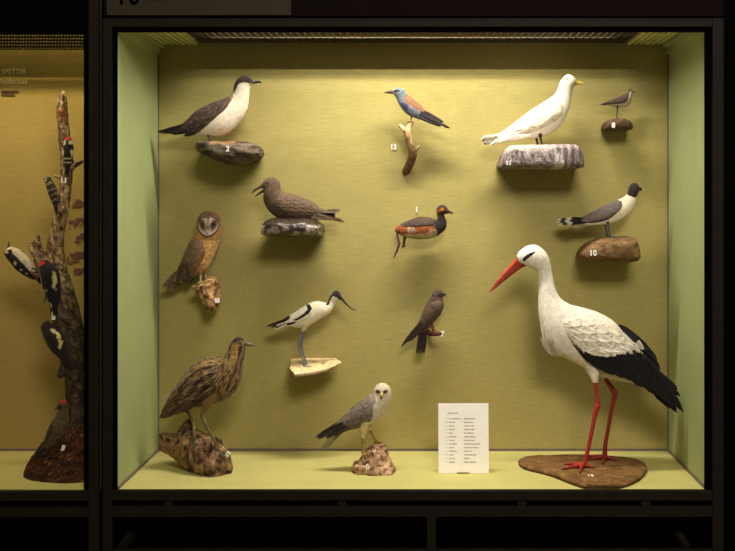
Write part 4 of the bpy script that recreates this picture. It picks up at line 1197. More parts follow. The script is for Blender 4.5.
# ------------------------------------------------------------------ specimens standing on the case floor
# ---------- bittern on its log
def bittern():
    y0 = 0.30
    b = Thing('bittern', 'streaked brown heron-like bird standing on a broken log, lower left', 'bird', y0, 212, 440, WB)
    def base(x, y, l, u, v):
        c = mixc((142, 116, 76), (112, 90, 60), .5 + .5 * nz(x * .3, y * .3))
        # long dark streaks running down neck and breast
        k = nz((x + .25 * y) * .5, y * .07, l * .35)
        if k > .1: c = mixc(c, (72, 48, 30), min(1, (k - .1) * 6))
        return c
    pt = painter(base, [
        ([(227, 349), (231, 340), (236, 336), (243, 337), (244.4, 340), (238, 340.4), (233, 343), (230, 350)], (58, 42, 30)),
        ([(232.6, 345), (238, 343), (242, 345), (240, 352), (236, 362), (231, 364), (231.6, 354)], lambda x, y, *a: mixc((176, 142, 86), (140, 106, 62), .5 + nz(x * .8, y * .4))),
        ([(239.4, 345.6), (243, 345.2), (243, 349), (240.6, 356), (238.8, 356)], (70, 46, 30)),
    ], jit=.4, mott=.14)
    b.body([(161.5, 412.6, 163.5, 416.6, .9), (166.5, 401, 173.5, 412.6, .72), (174.5, 387, 187, 407.4, .66), (184, 373.3, 202, 406.4, .62), (196, 362.2, 216, 403, .62), (208, 357.2, 229, 397, .62), (219, 356.6, 238.2, 386.5, .62),
            (225, 355, 242.5, 374.5, .62), (227.7, 350.4, 243.8, 362.6, .66), (229.4, 346, 244.8, 353.4, .7), (232.4, 340.8, 245.2, 348.4, .74), (236.6, 337.2, 245.4, 346.6, .78), (241.4, 337.6, 245.4, 345.8, .8), (244.2, 340, 245.4, 345.2, .86)], .64, pt, M_=64, n_per=14)
    def wc(x, y, l, u, v):
        c = mixc((136, 110, 72), (96, 75, 50), .5 + nz(x * .3, y * .3))
        # streaks along the feathers
        k = nz(u * 6 + 3 * v, v * 22, 2.2) + .6 * nz(u * 14, v * 46, 5)
        if k > .0: c = mixc(c, (54, 37, 24), min(1, k * 6))
        elif k < -.35: c = mixc(c, (196, 162, 104), .5)
        if v > .86: c = mixc(c, (178, 142, 88), .4)
        return mixc(c, (84, 60, 40), max(0, u - .6))
    q = (78, 56, 38)
    pr = [(182, 394, 160, 418, 9, 2, 6, .25, q), (186, 396, 163.5, 418.4, 9.5, 2.4, 6, .25, (100, 72, 46)), (190, 398, 168, 416.5, 10, 3, 5.6, .25, q), (194, 399, 175, 414, 11, 4, 5.4, .25, (104, 76, 48)), (199, 400, 183, 411, 12, 6, 5, .25, q)]
    b.wings([(222.5, 362, 224.5, 371), (212.5, 358.8, 219, 388), (198, 363.2, 207, 398.6), (185.5, 374, 194, 404), (175.5, 387, 182.5, 408.4), (167.4, 399.6, 172, 412), (162, 410, 164, 416)], wc, thick=3.4, rows=(10, 6), relief=1.1, edge=.3, blades=pr, N=12, Mv=44)
    b.tail(176, 406, 160, 418, 4.5, 4, 5, (96, 70, 44), fan=1.4)
    # shaggy breast plumes
    pl = []
    rnd = random.Random(4)
    for i in range(16):
        x = 226 + rnd.random() * 14; yy = 366 + rnd.random() * 14
        pl.append((x, yy, x - 5 - 5 * rnd.random(), yy + 12 + 5 * rnd.random(), (b.lat(x, yy, 2) or 2) + .2, (b.lat(x - 7, yy + 12, 2) or 2) + .6, 2.4, .2, (150, 116, 68) if i % 2 else (82, 56, 36), 0, 2.0))
    b.feathers('breast_plumes', pl, mat='plumage')
    b.loft('beak', [(243.8, 340.2, 244, 346, .55), (247.5, 341.8, 247.5, 346.4, .5), (252, 343.6, 252, 346.4, .45), (256.2, 345.2, 256.2, 345.9, .3)], .5, lambda x, y, *a: mixc((128, 104, 64), (84, 64, 44), (343.6 - y) / 3 + .4), mat='horn', M_=14)
    b.eye(241.2, 341, 1.1, (190, 140, 40))
    def rc(x, y, l, u, v):
        g_ = nz(x * .05 + y * .03, y * .3, l * .3)
        g2 = nz(x * .04, (y - .35 * x) * .5, l * .4)
        if x < 190 - .3 * (y - 440): c = mixc((158, 128, 82), (104, 78, 50), .45 + .9 * g2)
        else: c = mixc((172, 138, 102), (62, 44, 32), .42 + 1.7 * fbm(Vector((x * .14, y * .14, l * .14)), 4))
        if nz(x * .22, y * .22, l * .22 + 4) > .4: c = scale(c, .4)
        return c
    r = Thing('broken_log', 'knotty broken log with a number tag under the streaked brown bird', 'log', y0, 200, 476, empty=False)
    fl = CY + H * r.sc                      # side-view level of the floor
    def disp(px, py, pl):
        k = 2.6 * fbm(Vector((px * .09, py * .13, pl * .13 + 11)), 5) + .8 * nz(px * .05, py * .6, pl * .6)
        kk = k * (1.9 if px > 204 else .8)
        return (px + kk * .6, min(fl - .1, py + kk * (1 if py > 446 else -.8)), pl + kk * (1 if pl > 0 else -1))
    r.loft('broken_log', [(158.6, 434.5, 158.6, 447, 1, -9), (160, 434, 159.6, 452, 1, -8), (171, 435, 169, 457, 1, -6), (182, 430.5, 178, 461.5, 1, -3), (192, 430, 188, 467.5, 1, 0), (202, 432, 200, 474, 1.05, 4), (213, 436, 210, 476, 1.1, 8), (224, 443.5, 219, 476.5, 1.15, 11), (231.5, 453, 226, 476, 1.1, 12), (234, 460.5, 230, 473.5, 1, 12), (234.6, 465, 233.4, 470, .8, 12)], 1.0, rc, mat='wood', keep=True, disp=disp, p=2.3, M_=72, n_per=12)
    V, Fc, cols = [], [], []
    r.tube_geo([(187, 444, -2, 11), (186, 434, -2, 9), (187, 427.6, -3, 6.4), (189.4, 423.2, -4, 3.6), (191.6, 420.6, -4, 1.2)], V, Fc, cols, lambda x, y, l, u, v: scale(rc(x, y, l, u, v), .7), 10, 30)
    V = [(x + 1.6 * nz(x * .5, y * .12, l * .5), y + 1.5 * nz(x * .9, 3, l * .9), l + 1.6 * nz(x * .5 + 9, y * .12, l * .5)) for x, y, l in V]
    r.add('broken_branch', V, Fc, cols, M['wood'])
    r.tubes('knot', [[(213, 440, 20, 6), (214, 439.4, 26, 5.4), (214.5, 439.2, 29, 4.6), (214.5, 439.2, 27.6, 2.6), (214.5, 439.2, 25, 1)]], lambda x, y, l, u, v: (36, 24, 17) if u > .7 else rc(x, y, l, u, v), mat='wood', k=18)
    r.tag(227.6, 454.4, '', 4.2, 5.4, .55, tilt=-.4)
    gl = lambda x, y, *a: mixc((122, 106, 62), (86, 72, 46), .5 + nz(x * .4, y * .4))
    def on_log(px, py):
        l = 0
        for _ in range(4):
            q = b.unproj(px, py, l); l = r.lat(q[0], q[1], 18.0) + 1.0
        q = b.unproj(px, py, l)
        return q[0], q[1], l
    fx, fy, fl_ = on_log(219.4, 451.4)
    b.leg([(210, 398, 7, 4.2), (206.6, 406, 8, 2.4), (204.2, 412, 10, 1.7), b.unproj(203.2, 418.2, 13) + (13, 2.0), b.unproj(206, 424.5, 17) + (17, 1.5), b.unproj(213, 438.4, fl_ - 1) + (fl_ - 1, 1.4), (fx, fy, fl_, 1.5)], [(6, 7, 3), (1, 8, 5), (9, 4, 0), (-4, -4, 1)], gl, r_toe=1.0, thigh=([(214, 392, 5, 8), (209, 400, 7, 5.6), (205.6, 410, 9, 2.4)], (132, 100, 58)))
    gx, gy, gl_ = on_log(194, 443)
    b.leg([(192, 398, -7, 4.0), (187, 407, -6, 2.2), (185.6, 410, -5, 1.8), b.unproj(190, 417, 6) + (6, 1.5), b.unproj(193.4, 424, 14) + (14, 1.4), b.unproj(194, 434, gl_) + (gl_, 1.4), (gx, gy, gl_, 1.4)], [(5, 7, 2), (8, 3, 1), (-1, 8, 3), (-4, -3, 1)], gl, r_toe=1.0, thigh=([(196, 392, -6, 7), (190, 402, -6, 4.6), (186, 409, -5, 2.2)], (122, 92, 54)))
bittern()

# ---------- pale harrier on a rock
def harrier():
    y0 = 0.27
    b = Thing('harrier', 'pale grey bird of prey facing the glass on a pale knobbly rock', 'bird of prey', y0, 370, 452, WB)
    base = lambda x, y, l, u, v: mixc((216, 204, 180), (188, 174, 150), .5 + .7 * nz(x * .5, y * .5))
    pt = painter(base, [
        ([(336, 426), (346, 412), (357, 402), (367, 395), (373, 397), (374, 404), (371, 413), (362, 421), (350, 430), (340, 433)], (124, 110, 98)),
        ([(369, 396), (373, 391), (376, 396), (375.6, 402), (371, 402)], (150, 136, 122)),
    ], jit=.5, mott=.1)
    b.body([(337.5, 424.5, 342, 431, .9), (345, 414.4, 354, 428.8, .72), (354, 406.8, 367.5, 426.4, .72), (363, 400, 379.5, 418.6, .74), (369.4, 395.4, 388.2, 408, .76), (373, 392.6, 391, 400, .82), (373.8, 389.4, 391.4, 393.8, .88),
            (375.4, 386.3, 390.4, 388.2, .9), (378.4, 384, 387.8, 384.9, .9), (381.6, 383, 384.8, 383.2, .9)], .8, pt, mat='white_plumage', M_=56, n_per=10)
    def wc(x, y, l, u, v):
        c = mixc((132, 118, 106), (102, 90, 80), .5 + nz(x * .4, y * .4))
        return mixc(c, (66, 54, 48), max(0, (u - .66) * 2.6))
    dk = (56, 46, 42)
    pr = [(344, 421, 315.6, 437.4, 6, 2, 3.6, .25, dk), (345, 423, 318, 438.8, 6.6, 2.4, 3.6, .25, (66, 55, 49)), (347, 424, 326, 438, 7, 3, 3.4, .25, dk), (350, 425, 334, 436, 8, 4, 3.4, .25, (80, 68, 60))]
    b.wings([(369, 398, 374, 409), (361, 401.6, 371, 419.6), (351.6, 408.4, 360, 426.8), (343.4, 416.2, 349.6, 430), (335.6, 424.2, 340.4, 433), (329, 430, 332, 436)], wc, thick=2.6, rows=(9, 5), relief=.5, edge=.15, blades=pr)
    tl = lambda t, q: mixc((196, 182, 156), (110, 96, 84), abs(q))
    b.feathers('tail', [(344, 425, 320.6, 448.6, 2, 3, 3.2, .4, tl), (345, 425, 322.4, 449.4, 1, 1, 3.2, .4, tl), (346, 426, 324.6, 449.2, -1, -1.4, 3.2, .4, tl), (347, 426, 327, 447.6, -2, -3.4, 3.2, .4, tl)])
    # face towards the glass
    l0 = b.lat(382, 393.4)
    b.tubes('beak', [[(382, 392.8, l0 - 1, 2.0), (381.9, 394, l0 + .9, 1.4), (381.8, 395.8, l0 + 1.5, .8), (381.8, 397.2, l0 + 1, .08)]], lambda x, y, l, u, v: (190, 160, 70) if u < .45 else (52, 44, 42), mat='horn')
    for ex, sg in ((378.2, -1), (385.6, 1)):
        # dark brow and eye
        l = b.lat(ex, 390.4) or 5
        V, Fc, cols = [], [], []
        for i in range(5):
            for j in range(16):
                a = 2 * math.pi * j / 16; k = i / 4
                x, y = ex + 2.5 * k * math.cos(a) + .3 * sg * k * math.sin(a), 390.3 + 1.7 * k * math.sin(a) - .25 * sg * k * math.cos(a) * 2
                V.append((x, y, (b.lat(x, y) or l) + .25)); cols.append(mixc((52, 40, 34), (130, 112, 96), (k - .6) / .4))
        for i in range(4):
            for j in range(16):
                p0, p1 = i * 16 + j, i * 16 + (j + 1) % 16
                Fc.append((p0, p1, p1 + 16, p0 + 16))
        b.add('eye_patch', V, Fc, cols, M['plumage'], label='dark patch round the eye')
        b.eye(ex, 390.4, 1.15, (150, 110, 30), sides=(1,), out=.6)
    yl = lambda x, y, *a: mixc((176, 140, 58), (132, 98, 42), .5 + nz(x * .5, y * .5))
    b.leg([(364.6, 424, 5, 3.4), (363.2, 434, 6, 1.9), (363.2, 442, 7, 1.25), (364.6, 450.6, 9, 1.4)], [(2.6, 4.4, 4), (-2.2, 4.6, 3.4), (5, 2.4, 1), (-2.6, .8, -3)], yl, r_toe=.95, thigh=([(365.4, 419, 4, 6), (364, 428, 5.4, 4), (363.2, 437, 6, 2)], (210, 190, 142)))
    b.leg([(368, 421, -5, 3.4), (369.4, 430, -5, 1.9), (373, 437.4, -4, 1.2), (376.6, 442.8, -3, 1.3)], [(4.6, 1.6, 3), (5.4, 1.4, 0), (2, 2.4, 4), (-2.6, .8, -2)], yl, r_toe=.95, thigh=([(368, 417, -5, 6), (368.6, 424, -5, 4), (369.8, 431, -5, 2)], (206, 186, 140)))
    def rc(x, y, l, u, v):
        k = fbm(Vector((x * .1, y * .16, l * .13 + 2)), 4)
        c = mixc((226, 190, 150), (128, 96, 70), .4 + 1.5 * k)
        cr = .12 - abs(noise.noise(Vector((x * .11, y * .11, l * .11 + 5)) * 1.5 + Vector((3, 0, 1))))
        if cr > 0: c = scale(c, 1 - 5 * cr)
        return c
    r = Thing('knobbly_rock', 'pale brown knobbly rock with a number tag under the pale bird of prey', 'rock', y0, 373, 478, empty=False)
    fl = CY + H * r.sc
    def disp(px, py, pl):
        v = Vector((px * .11, py * .11, pl * .11 + 5))
        k = 4.2 * fbm(v, 4) - 4.0 * max(0, .22 - abs(noise.noise(v * 1.5 + Vector((3, 0, 1)))))
        return (px + k * (1 if px > 373 else -1), min(fl - .1, py + k * .6), pl + k * (1 if pl > 0 else -1))
    # stacked rings from the base up
    r.loft('knobbly_rock', [(352.6, fl, 395.6, fl, .62, 4), (352, fl - 3, 396, fl - 2, .64, 4), (353.5, fl - 9, 393.5, fl - 7, .66, 3), (357, 463, 391, 462, .66, 2), (361.5, 455.4, 388.6, 455, .66, 1), (365, 450.4, 387.4, 449.4, .64, -1), (370, 446.4, 386, 445, .6, -2), (375, 444.4, 383, 443.8, .6, -2)], .65, rc, mat='rock', keep=True, disp=disp, p=2.6, M_=72, n_per=12)
    r.tag(367.6, 467.2, '5', 4.0, 5.6, -.1)
harrier()

# ---------- white stork
def stork():
    y0 = 0.306
    b = Thing('white_stork', 'tall white stork with black flight feathers, red bill and red legs', 'stork', y0, 592, 464, WB)
    white = (228, 218, 200)
    def base(x, y, l, u, v):
        c = mixc((240, 232, 218), (222, 212, 194), .5 + .6 * nz(x * .25, y * .25, l * .2))
        k = nz(x * .9 - y * .15, y * .16, l * .5)
        return scale(c, 1 - .10 * max(0, k))
    pt = painter(base, [
        ([(521.6, 259.4), (524, 256), (528.6, 252.8), (534, 251), (534.6, 252), (530.4, 255.2), (526.8, 258.4), (523.6, 261)], (36, 30, 30)),
        ([(516, 254), (517.6, 258), (518, 261.4), (515, 261)], (120, 74, 62)),
    ], jit=.2, mott=.06)
    b.body([(660, 392, 661, 394, .9), (650, 378, 652, 390, .8), (640, 361, 646.5, 386, .66), (628, 339, 630.5, 383, .62), (614, 321.6, 608.5, 378.6, .6), (598, 312.2, 586.5, 369, .6), (583, 307.6, 567.5, 359, .6), (570, 304.2, 553.5, 351, .6), (561, 298.5, 543.8, 337, .58), (557, 292.3, 538.8, 316, .58),
            (554.8, 286, 538, 301.5, .6), (553.3, 279, 538.4, 288, .62), (552, 272, 538.2, 278, .66), (551, 265.6, 537, 271.8, .7), (549.4, 259.2, 534.6, 269.4, .74), (546.4, 253, 531, 268, .76), (540.8, 247.4, 527.8, 266.6, .76), (533.8, 244.5, 524.6, 265.2, .76), (526.2, 246.3, 520.8, 263.4, .76), (520, 250.6, 517.6, 262, .78), (516.8, 255.4, 516, 260.2, .85)], .62, pt, mat='white_plumage', M_=72, n_per=12)
    bk = (24, 21, 21)
    blackpoly = [(566, 336), (574, 344), (582, 349.6), (590, 352), (600, 351), (614, 350), (628, 350), (637, 345.8), (642, 352), (650, 356), (690, 398), (690, 420), (650, 394), (614, 373), (590, 364), (572, 349)]
    def wbase(x, y, l, u, v):
        c = mixc((236, 226, 208), (208, 196, 174), .5 + .8 * nz(x * .2, y * .3))
        return c
    wpt = painter(wbase, [(blackpoly, lambda x, y, *a: scale(bk, 1 + .3 * nz(x * .5, y * .5)))], jit=1.6, mott=.07)
    pr = []
    # primaries and secondaries, then the white coverts that overlap them
    for i in range(13):
        t = i / 12
        x0, y0_ = 584 + 58 * t, 353 + 4 * t - 6 * math.sin(t * 3)
        x1, y1 = 614 + 66 * t + 2 * math.sin(i * 2.3), 371.5 + 40 * t ** 1.25 + 2.2 * math.sin(i * 3.1)
        pr.append((x0, y0_, x1, y1, b.lat(x0, y0_, 14) + 2.6, max(5, b.lat(x1, y1, 9 - 4 * t) + 2.4) + .08 * i, 10 - 2.6 * t, .15, scale(bk, 1 + .35 * (i % 2)), 0, 5))
    for x1, y1 in ((679.6, 396), (677, 389), (680, 404), (676, 412.5), (668, 408), (662, 403)):
        pr.append((640, 360, x1, y1, 12, 4, 7, .2, scale(bk, 1.1), 0, 5))
    for i in range(14):
        t = i / 13
        x0, y0_ = 576 + 58 * t, 336 - 4 * t + 7 * math.sin(t * 3.1)
        x1, y1 = 595 + 45 * t, 352.5 - 4 * t + 2 * math.sin(i * 2.7)
        pr.append((x0, y0_ + 6, x1, y1, b.lat(x0, y0_ + 6, 14) + 3.2, b.lat(x1, y1, 12) + 4.6, 4.6, .1, mixc((234, 224, 206), (212, 200, 180), (i % 3) / 2), .4, 3))
    far = pr + [(621, 327, 652, 352, 13, 8, 7, -.3, bk, -1, 5), (624, 329, 659.4, 361.5, 13, 8, 7, -.3, bk, -1.2, 5), (626, 333, 658, 367, 13, 8, 9, -.3, scale(bk, 1.2), -1, 5), (634, 338, 662, 372, 13, 7, 9, -.3, bk, -1, 5)]
    b.wings([(561.5, 320, 564, 331), (567, 316.4, 573.5, 346), (578, 315, 586, 360.6), (591, 317.6, 600, 365.6), (605, 321.4, 615, 371), (619, 328.6, 631, 377), (633, 341.5, 645, 386), (645, 356, 658, 394), (656, 372, 668, 403)], wpt, thick=4.6, rows=(8, 6), relief=1.2, edge=.1, blades=pr, far_blades=far, N=16, Mv=64)
    b.tail(638, 372, 664, 397, 7, 8, 8, (206, 196, 176), fan=2)
    # loose plumes hanging from the breast
    rnd = random.Random(11); pl = []
    for i in range(46):
        u = rnd.random()
        x = 541 + 20 * u; yy = 316 + 22 * rnd.random() + 10 * u
        ln = 18 + 12 * rnd.random()
        x1, y1 = x + 5 + 4 * rnd.random(), min(yy + ln, 357 - .3 * abs(x - 551))
        side = 1 if i % 2 else -1
        l = b.lat(x, yy, 6) * .96; l1 = b.lat(x1, y1, 3.0)
        pl.append((x, yy, x1, y1, side * l, side * (l1 * .9 + .5), 3.4, .25 if side > 0 else math.pi - .25, mixc((230, 220, 200), (186, 168, 138), rnd.random() * (.4 + .6 * (yy > 332))), .5, 1.8))
    b.feathers('breast_plumes', pl, mat='white_plumage', label='long loose white breast feathers')
    red = lambda x, y, *a: scale(mixc((184, 58, 44), (148, 40, 33), .5 + nz(x * .4, y * .4)), 1.0)
    bl = [(517.6, 256.2, 526.6, 265.8, .6), (513.4, 261, 521, 268.4, .52), (507, 268.2, 513, 274.2, .5), (499.4, 277.4, 503.6, 281.6, .48), (492.6, 286.4, 495, 288.6, .46), (488.4, 292.6, 488.8, 293.2, .4)]
    ul = [(a, c_, (a + e) / 2 + .1, (c_ + f_) / 2 + .1, w) for a, c_, e, f_, w in bl]
    ll = [((a + e) / 2 + .3, (c_ + f_) / 2 + .3, e, f_, w * 1.6) for a, c_, e, f_, w in bl]
    b.loft('upper_bill', [q[:4] + (q[4] * 1.9,) for q in ul], 1, lambda x, y, *a: mixc((206, 78, 56), (176, 54, 42), .5 + nz(x * .3, y * .3)), mat='horn', M_=20)
    b.loft('lower_bill', ll, 1, lambda x, y, *a: mixc((168, 44, 36), (130, 32, 28), .5 + nz(x * .3, y * .3)), mat='horn', M_=20)
    b.eye(527.6, 254.8, 1.5, (30, 18, 14))
    fl = CY + (H - 0.022) * b.sc
    def U(px, py, l, r): x, y = b.unproj(px, py, l); return (x, y, l, r)
    nl, fr_ = 15.5, -15.5
    fx = b.unproj(581.5, 467, nl)[0]
    b.leg([(592, 366, 8, 1.8), (593.2, 378, 12, 2.0), (593.6, 388, 13, 2.1), (594.9, 399, 14, 2.3), (594.6, 404, 14.4, 3.0), (592.6, 411, 14.8, 2.3), (588.4, 432, 15.2, 2.0), (584.4, 450, 15.5, 2.0), (582.6, 458, 15.5, 2.4), (fx + .6, fl - 2.2, nl, 2.6)],
          [(-18, 1.6, 7), (-5, 1.8, 19), (-14, 1.6, -9), (9, 1.6, 2)], red, r_toe=1.6, claw=(50, 34, 30), thigh=([(590, 358, 5, 9.5), (591.4, 368, 8, 7), (592.8, 376, 11.5, 4), (593.2, 380.5, 12.4, 2.6)], (222, 212, 192)))
    gx = b.unproj(605, 459.5, fr_)[0]
    b.leg([(602, 368, -9, 1.8), (606.4, 379, -12, 2.0), (611.4, 386.5, -13, 2.2), (617.4, 395.6, -14, 3.0), (616.6, 402, -14.4, 2.5), (613.2, 420, -15, 2.0), (609.6, 440, -15.5, 2.0), (607.8, 452, -15.5, 2.3), (gx, fl - 2.2, fr_, 2.6)],
          [(-16, 1.6, 3), (-6, 1.8, 19), (-17, 1.6, -8), (9, 1.6, 6)], lambda x, y, *a: scale(red(x, y), .86), r_toe=1.6, claw=(50, 34, 30), thigh=([(600, 360, -6, 9.5), (602, 369, -9, 7), (605.6, 376, -11.4, 4), (607.4, 380, -12, 2.6)], (214, 204, 184)))
    # flat earth-covered base
    r = Thing('stork_base', 'flat brown earth-covered base board under the white stork', 'base', 0.26, 585, 470, empty=False)
    ol = [(519, 460.5), (524, 457.8), (534.7, 456.4), (551, 456.2), (569, 455.4), (596, 456), (621.3, 457.7), (634, 459.4), (642, 462), (646, 466), (645.6, 471), (639, 478), (628, 483.4), (616, 486.4), (604, 487.4), (593, 487.2), (583, 485.6), (567, 480), (552, 474.2), (539, 470.6), (527.7, 468), (520.5, 464.4)]
    ring = crom([tuple(floor_pt(x, y, .012)) for x, y in ol + ol[:1]], 5)[:-1]
    c0 = Vector((sum(p[0] for p in ring) / len(ring), sum(p[1] for p in ring) / len(ring), 0))
    V, Fc, cols = [], [], []
    prof = [(1.0, 0.0), (1.012, .006), (1.0, .014), (.97, .020)] + [(.97 * (1 - k / 13), .022) for k in range(1, 13)]
    n = len(ring)
    for k, (s_, z) in enumerate(prof):
        for p in ring:
            w = 1 + .012 * nz(p[0] * 30, p[1] * 30, z * 60)
            x, y = c0.x + (p[0] - c0.x) * s_ * w, c0.y + (p[1] - c0.y) * s_ * w
            zz = z + (.0022 * fbm(Vector((x * 28, y * 28, 1)), 4) - .0012 if k > 2 else 0)
            V.append(Vector((x, max(.004, y), zz)) - r.o)
            cc = mixc((160, 122, 78), (112, 82, 50), .5 + 1.2 * fbm(Vector((x * 22, y * 22, 3)), 4) + .5 * nz(x * 160, y * 160, 2))
            if z < .01: cc = scale(cc, .7)
            cols.append(cc)
    for k in range(len(prof) - 1):
        for j in range(n):
            a, a2 = k * n + j, k * n + (j + 1) % n
            Fc.append((a, a2, a2 + n, a + n))
    V.append(Vector((c0.x, c0.y, .022)) - r.o); cols.append((120, 84, 48))
    for j in range(n): Fc.append((len(V) - 1, (len(prof) - 1) * n + j, (len(prof) - 1) * n + (j + 1) % n))
    V.append(Vector((c0.x, c0.y, 0)) - r.o); cols.append((80, 54, 34))
    for j in range(n): Fc.append((len(V) - 1, j, (j + 1) % n))
    o = link_mesh('earth_base', V, Fc, M['soil2'], cols, loc=r.o)
    setprops(o, r.label, r.cat)
    tp = floor_pt(590.4, 475.6, .024) - r.o
    tv, tf = text_geo('12', .034, extr=.0012, bold=.03)
    link_mesh('number', [Vector((tp.x + v_.x * .8, tp.y + v_.z, tp.z - v_.y + .0005)) for v_ in tv], tf, M['paper'], smooth=False, parent=o)['label'] = 'small white number'
M['soil2'] = vc_mat('earth', rough=0.95, spec=0.1, nscale=120, namt=0.45, bump=0.9, bscale=220)
stork()

# ---------- species list on its stand
def card():
    y0 = 0.262
    t = Thing('species_list', 'white sheet with a printed list standing on the case floor', 'sign', y0, 463.5, 471.6, empty=True)
    V = []
    lean = .12
    x0, x1, yt, yb = 438.3, 488.4, 403.4, 471.0
    fl = CY + H * t.sc
    L = lambda y: (y - yt) * lean
    def sheet(x0, x1, yt, yb, d0, d1):
        v = [(x, y, L(y) + d) for x in (x0, x1) for y in (yt, yb) for d in (d0, d1)]
        return v, [(0, 1, 3, 2), (4, 6, 7, 5), (0, 4, 5, 1), (2, 3, 7, 6), (0, 2, 6, 4), (1, 5, 7, 3)]
    v, f = sheet(x0, x1, yt, yb, -.5, 0)
    sh = t.add('paper_sheet', v, f, None, M['paper'], smooth=False)
    # printed lines: a heading, then thirteen rows in three columns
    V, Fc = [], []
    rnd = random.Random(3)
    def word(xa, xb, y, h=.95):
        x = xa
        while x < xb:
            w = min(xb - x, .5 + rnd.random() * .5)
            hh = h * (1 if rnd.random() > .3 else 1.45)
            vv, ff = sheet(x, x + w, y - hh * .75, y + hh * .3, .02, .06)
            b0 = len(V); V.extend(vv); Fc.extend([tuple(i + b0 for i in q) for q in ff])
            x += w + .22
    word(447.6, 458, 413.2, 1.0)
    l1 = [12.4, 6, 5.4, 5.6, 3.6, 7.6, 6, 8, 5.4, 7.8, 4.4, 5.6, 5.4]
    l2 = [11.6, 9.4, 10.4, 10.8, 9.4, 11.6, 10.6, 16, 14.4, 8, 12, 6, 12]
    for i in range(13):
        y = 418.6 + i * 3.5
        word(446.4, 447.2, y)
        word(448.8, 448.8 + l1[i], y); word(463.8, 463.8 + l2[i], y)
    t.add('printed_list', V, Fc, None, M['ink'], parent=sh, smooth=False, label='grey printed list of names in two columns')
    # acrylic foot that holds it
    v, f = box_geo(456.5, 468.5, yb - 1.6, fl - .1, 0, 0)
    V = []
    for xa, xb, ya, yb_, la, lb in ((456.5, 468.5, yb - 1.4, fl - .05, L(yb) + .2, L(yb) + 1.0), (456.5, 468.5, fl - .9, fl - .05, L(yb) - 14, L(yb) + 1.0), (456.5, 468.5, yb - 30, fl - .05, L(yb) - 5.0, L(yb) - 4.4)):
        pass
    bx_, fc_ = [], []
    for a in ((456.5, 468.5, yb - 1.2, fl - .05, L(yb) + .15, L(yb) + .9), (456.5, 468.5, fl - .8, fl - .05, L(yb) - 16, L(yb) + .9)):
        v, f = box_geo(*a); b0 = len(bx_); bx_ += v; fc_ += [tuple(i + b0 for i in q) for q in f]
    # back prop
    vp = [(x, y, l) for x in (457, 468) for (y, l) in ((yb - 34, L(yb - 34) - .6), (yb - 34, L(yb - 34) - 1.2), (fl - .4, L(yb) - 15), (fl - .4, L(yb) - 15.8))]
    b0 = len(bx_); bx_ += vp
    fc_ += [tuple(i + b0 for i in q) for q in ((0, 2, 6, 4), (1, 3, 7, 5), (0, 1, 3, 2), (4, 5, 7, 6), (0, 1, 5, 4), (2, 3, 7, 6))]
    t.add('card_stand', bx_, fc_, None, M['acrylic'], smooth=False)
card()

